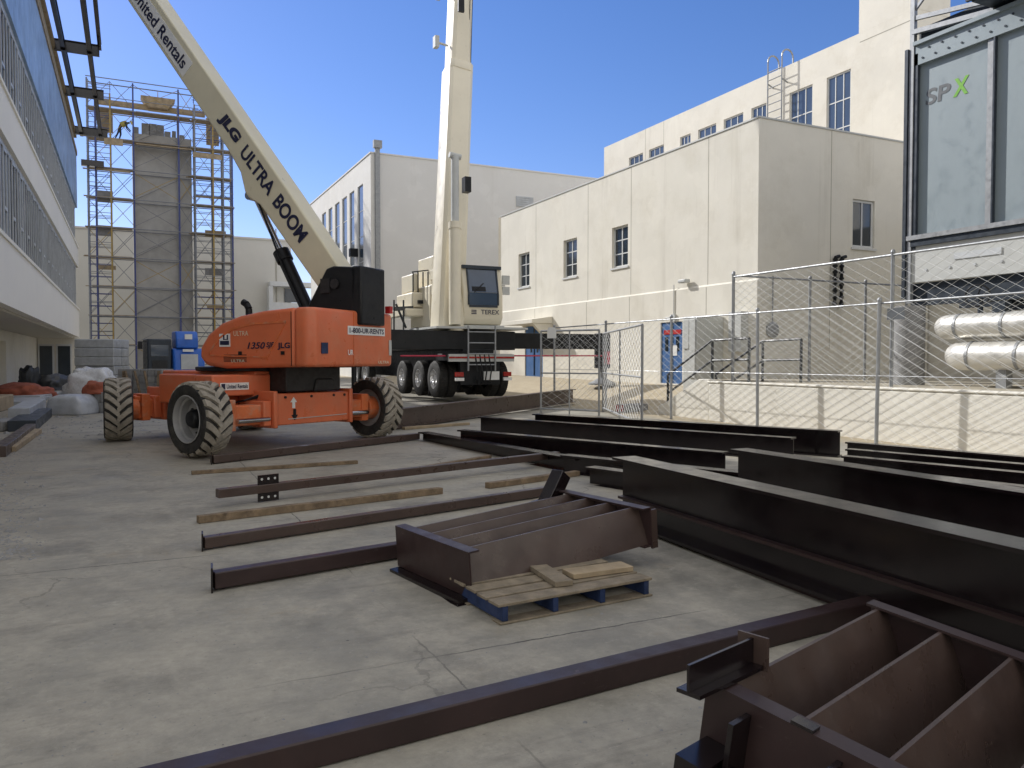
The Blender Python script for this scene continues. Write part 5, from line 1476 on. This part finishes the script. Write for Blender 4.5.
# fan deck and guard rail above
yo = yX(985)
m = MB(); m.bb(CTX - .55, 20, 3, yo, zt_ + .72, zt_ + 1.6); m.build('fan_deck', M_stud, CT, world=w)
m = MB(); m.bb(CTX - .62, CTX - .552, 3, yo + .06, zt_ + .62, zt_ + 1.7); m.bb(CTX - .55, 20, 3, yo - .02, zt_ + .60, zt_ + .718); m.build('deck_edge', M_dkblue, CT, world=w)
m = MB(); m.bar((CTX + .05, ye - .05, zt_ + 1.05), (CTX + .05, yo - .2, zt_ + .72), .07, .09); m.bar((CTX + .05, ye - .05, zt_ + 1.2), (CTX + .05, ye - 1.2, zt_ + 2.2), .05, .06); m.bar((CTX + .05, ye - .05, zt_ + .75), (CTX + .05, yo - .1, zt_ + .52), .12, .10); m.build('brace', M_galv, CT, world=w)
# logo
la = atX(923, 107, CTX + .115); lb = atX(951, 87, CTX + .115)
hgt = .34
l0 = atX(925.5, 106, CTX + .115); l1 = atX(950.5, 100, CTX + .115); l2 = atX(968, 95, CTX + .115)
text_obj('lettering', 'SP', (l0.y - l1.y), hgt, M_grey_text, (CTX + .117, l0.y, l0.z), (0, -1, 0), (0, 0, 1), CT, world=w, bold=.022, shear=.08)
text_obj('lettering', 'X', (l1.y - l2.y) * .92, hgt * 1.1, M_green, (CTX + .117, l1.y - .05, l0.z - .01), (0, -1, 0), (0, 0, 1), CT, world=w, bold=.03, shear=.08)

# insulated pipes
PX = 15.2
def pipe(label, pyc, px_end, r, valve=False):
    e = atX(px_end, pyc, PX)
    t = thing('insulated_pipe', label, 'pipe', (PX, e.y, e.z), 0, 'insulated pipes under the cooling tower'); w = W(t)
    m = MB(); m.tube((PX, 2, e.z), (PX, e.y - .3, e.z), r, 28)
    # elbow towards +X
    prev = None; n = 7
    rings = []
    for k in range(n + 1):
        a = math.pi / 2 * k / n
        rings.append((Vector((PX + .55 - .55 * math.cos(a), e.y - .3 + .55 * math.sin(a) * .9, e.z)), a))
    vs = []; fs = []
    for c, a in rings:
        t_ = Vector((math.sin(a), math.cos(a), 0)); s_ = Vector((math.cos(a), -math.sin(a), 0))
        for i in range(28):
            q = 2 * math.pi * i / 28; vs.append(c + s_ * math.cos(q) * r + Vector((0, 0, 1)) * math.sin(q) * r)
    for k in range(n):
        for i in range(28): fs.append((28 * k + i, 28 * k + (i + 1) % 28, 28 * k + 28 + (i + 1) % 28, 28 * k + 28 + i))
    m.add(vs, fs, False)
    m.tube(rings[-1][0], rings[-1][0] + Vector((2.2, 0, 0)), r, 28)
    m.build('jacket', M_pipe, t, world=w)
    for y in (e.y - .35, e.y - 1.3, e.y - 2.4, e.y - 3.6):
        b = MB(); b.lathe([(r + .004, -.03), (r + .012, -.028), (r + .012, .028), (r + .004, .03)], (PX, y, e.z), (0, 1, 0), 28); b.build('band', M_galv, t, world=w)
    if valve:
        for y in (e.y - .75,):
            b = MB(); b.tube((PX, y, e.z + r - .02), (PX, y, e.z + r + .3), .05, 10); b.build('valve_stem', M_dkblue, t, world=w)
            b = MB(); b.bb(PX - .1, PX + .1, y - .55, y - .3, e.z + r - .01, e.z + r + .2); b.build('actuator', M_dkblue, t, world=w)
            b = MB(); cz = e.z + r + .34; R0 = .22
            N = 20
            cc = Vector((PX - .1, y, cz)); ax = Vector((-1, -.3, .15)).normalized(); u_ = ax.cross(Vector((0, 0, 1))).normalized(); v_ = ax.cross(u_)
            pts = [cc + (u_ * math.cos(2 * math.pi * i / N) + v_ * math.sin(2 * math.pi * i / N)) * R0 for i in range(N + 1)]
            b.path(pts, .02, 6)
            for i in (0, 7, 14): b.tube(cc, pts[i], .015, 6)
            b.tube(cc, (PX, y, cz), .025, 6)
            b.build('handwheel', M_black, t, world=w)
    return t
pipe('upper silver insulated pipe with a black handwheel valve', 327, 945, .25, True)
pipe('lower silver insulated pipe with a bend, beneath the one with the valve', 356, 958, .29)
for x, y, l in ((PX, 9.6, 'small steel saddle under the bend of the silver pipes'), (PX, 7, 'small steel saddle under the silver pipes, farther from their bend')):
    m = MB(); m.bb(x - .1, x + .1, y - .1, y + .1, 1.1, 1.5); tag(m.build('pipe_saddle', M_galv, loc=(x, y, 1.1)), l, 'support')
a = atX(887, 320, 13.0); b = atX(905, 307, 13.0)
m = MB(); m.prism([(0, 0), (1, .02), (.98, 1), (.02, .97)], (13.0, a.y, a.z), (0, b.y - a.y, 0), (0, 0, b.z - a.z), (-.008, 0, 0))
tag(m.build('notice_sign', M_grey_text, loc=(13.0, a.y, a.z)), 'small dark notice hung on the fence over the retaining wall', 'sign')

# ------------------------------------------------------------------ materials stacked on the left
def stack(name, label, cat, px, py, w_px, courses, h_px, dep, mt, rot=0, jitter=.02, group=None, nb=4, bev=.012):
    p = G(px, py); tt = (p.to_2d().dot(Vector((SN, CS))))
    sc = tt / F; wd_ = w_px * sc; h = h_px * sc
    t = thing(name, label, cat, p, rot, group)
    for c in range(courses):
        m = MB(); z0 = h * c / courses; z1 = h * (c + 1) / courses - .006
        for i in range(nb):
            x0 = -wd_ / 2 + wd_ * i / nb; j = random.uniform(-jitter, jitter)
            for dd_ in range(2):
                m.bb(x0 + .006, x0 + wd_ / nb - .006, j + dep * dd_ / 2, j + dep * (dd_ + 1) / 2 - .012, z0 + .002, z1)
        m.build('course', mt, t, bevel=bev, seg=3)
    return t
yawr = R(-YAW)
stack('block_stack', 'pallet of grey concrete blocks wrapped in film beside the far lift tyre', 'block stack', 97, 413, 18, 2, 21, .9, M_block, yawr, nb=3, group='stacks of concrete blocks')
stack('block_stack', 'stack of grey blocks with leaning boards by the blue lift', 'block stack', 140, 397, 44, 4, 28, 1.0, M_block, yawr, nb=6, group='stacks of concrete blocks', jitter=.05)
for i in range(5):
    p = G(124 + i * 8.5, 397.5); q = Vector((p.x + random.uniform(-.25, .15), p.y + .12, p.z + .95))
    m = MB(); m.bar(p, q, .11, .03); tag(m.build('leaning_board', M_timber, loc=p), 'brown board leaning against the block stack by the blue lift', 'board', 'boards leaning on the block stack')
stack('sheet_stack', 'tall stack of grey corrugated sheets behind the plastic film', 'sheet stack', 95, 384, 40, 5, 45, 1.6, M_sheetgrey, yawr, nb=1, jitter=.06, bev=.05)
def softlump(name, label, cat, px, py, w_px, h_px, dep, mt, seed, rot=0, amp=.25, loc=None, flat=.25, boxy=.7):
    p = G(px, py); tt = p.to_2d().dot(Vector((SN, CS))); sc = tt / F
    import bmesh
    bm = bmesh.new(); bmesh.ops.create_icosphere(bm, subdivisions=4, radius=1)
    rnd = random.Random(seed)
    from mathutils import noise as N
    for v in bm.verts:
        n = N.noise(v.co * 1.7 + Vector((seed, 0, 0))) * amp + N.noise(v.co * 5 + Vector((0, seed, 0))) * amp * .4
        k = 1 + n
        x, y, z = v.co * k
        z = max(z, -flat)
        sq = lambda a: math.copysign(abs(a) ** boxy, a)
        v.co = (sq(x) * w_px * sc / 2, sq(y) * dep / 2, (z + flat) / (1 + flat) * h_px * sc)
    me = bpy.data.meshes.new(name); bm.to_mesh(me); bm.free(); me.materials.append(mt)
    for f in me.polygons: f.use_smooth = True
    o = bpy.data.objects.new(name, me); COL.objects.link(o); o.location = p if loc is None else loc; o.rotation_euler = (0, 0, rot)
    return tag(o, label, cat)
softlump('wrapped_bundle', 'grey bundle wrapped in film lying in front of the stacks', 'bundle', 73, 414, 38, 19, 1.0, M_sheetgrey, 1, yawr, .10, boxy=.3)
softlump('plastic_film', 'crumpled white plastic film heaped over the block pallets', 'plastic film', 92, 395, 46, 27, 1.3, M_wrap, 5, yawr, .35)
softlump('orange_netting', 'heap of orange netting on the ground under the overhang', 'netting', 24, 398, 48, 15, 2.0, M_orangemat, 9, yawr, .4)
softlump('orange_netting', 'small orange bundle on the wrapped block pallet', 'netting', 98, 400, 18, 10, .7, M_orangemat, 12, yawr, .3, loc=G(97, 413) + Vector((0, .3, .5)))
softlump('black_tarpaulin', 'black tarpaulin heap beside the far doors', 'tarpaulin', 53, 390, 24, 15, 1.6, M_tarp, 3, yawr, .3)
softlump('scrap_heap', 'dark pointed scrap heap against the wall under the overhang', 'scrap heap', 29, 391, 16, 26, .8, M_tarp, 17, yawr, .5)
def lying(name, label, cat, a, b, w_, h, mt, lift=0.002, bevel=.008):
    p0 = G(*a); p1 = G(*b); s = side_off(p0, p1); up = Vector((0, 0, h / 2 + lift))
    m = MB(); m.bar(p0 + s * w_ / 2 + up, p1 + s * w_ / 2 + up, w_, h); return tag(m.build(name, mt, loc=p0, bevel=bevel), label, cat)
lying('steel_angle', 'grey steel channel with a dark square end at the left edge', 'steel channel', (6, 457), (36, 432), .18, .17, M_primer_b)
lying('plank', 'pale plank lying beside the channel with the dark end', 'plank', (16, 452), (42, 433), .16, .09, M_plank)
lying('insulation_pack', 'blue grey pack of boards lying across the loose channel', 'board pack', (36, 431), (52, 417), .5, .22, M_dkblue)
lying('insulation_pack', 'pale grey wrapped pack on the blue grey boards', 'board pack', (30, 424), (46, 412), .42, .30, M_sheetgrey, lift=.06)
lying('concrete_kerb', 'rough concrete kerb piece by the board packs', 'kerb piece', (2, 432), (28, 428), .5, .22, M_block, bevel=.03)
lying('concrete_kerb', 'hollow concrete piece at the left edge, farther back than the other kerb', 'kerb piece', (-6, 414), (14, 408), .7, .4, M_plank, bevel=.03)
lying('grey_panel', 'flat grey panel on the ground in front of the orange netting', 'panel', (22, 405), (52, 399), .9, .1, M_sheetgrey)
lying('grey_panel', 'second flat grey panel lying nearer the wrapped bundle', 'panel', (40, 400), (66, 395), .9, .14, M_sheetgrey)
# gravel by the left edge
m = MB(); rnd = random.Random(4)
for i in range(1100):
    px = rnd.uniform(-40, 46) ** 1; py = rnd.uniform(452, 560)
    if rnd.random() < max(0, (px - 5) / 45): continue
    p = G(px, py); r = rnd.uniform(.006, .022) if rnd.random() < .93 else rnd.uniform(.02, .045)
    vs = [(p.x + r * rnd.uniform(.6, 1.2) * dx, p.y + r * rnd.uniform(.6, 1.2) * dy, p.z + r * rnd.uniform(.4, .8) * dz) for dx, dy, dz in ((1, 0, 0), (-1, 0, 0), (0, 1, 0), (0, -1, 0), (0, 0, 1), (0, 0, -.3))]
    m.add(vs, [(0, 2, 4), (2, 1, 4), (1, 3, 4), (3, 0, 4), (2, 0, 5), (1, 2, 5), (3, 1, 5), (0, 3, 5)])
tag(m.build('gravel', M_block), kind='stuff')
m = MB()
for i in range(700):
    px = rnd.uniform(0, 900); py = rnd.uniform(470, 768)
    p = G(px, py); r = rnd.uniform(.002, .007) if rnd.random() < .95 else rnd.uniform(.007, .014)
    vs = [(p.x + r * rnd.uniform(.6, 1.4) * dx, p.y + r * rnd.uniform(.6, 1.4) * dy, p.z + r * rnd.uniform(.4, .8) * dz) for dx, dy, dz in ((1, 0, 0), (-1, 0, 0), (0, 1, 0), (0, -1, 0), (0, 0, 1), (0, 0, -.3))]
    m.add(vs, [(0, 2, 4), (2, 1, 4), (1, 3, 4), (3, 0, 4), (2, 0, 5), (1, 2, 5), (3, 1, 5), (0, 3, 5)])
tag(m.build('grit', M_block), kind='stuff')

m = MB()
for i in range(420):
    px = rnd.uniform(0, 180); py = rnd.uniform(398, 440)
    p = G(px, py); r = rnd.uniform(.01, .04) if rnd.random() < .9 else rnd.uniform(.04, .09)
    vs = [(p.x + r * rnd.uniform(.6, 1.4) * dx, p.y + r * rnd.uniform(.6, 1.4) * dy, p.z + r * rnd.uniform(.3, .7) * dz) for dx, dy, dz in ((1, 0, 0), (-1, 0, 0), (0, 1, 0), (0, -1, 0), (0, 0, 1), (0, 0, -.3))]
    m.add(vs, [(0, 2, 4), (2, 1, 4), (1, 3, 4), (3, 0, 4), (2, 0, 5), (1, 2, 5), (3, 1, 5), (0, 3, 5)])
tag(m.build('rubble', M_block), kind='stuff')
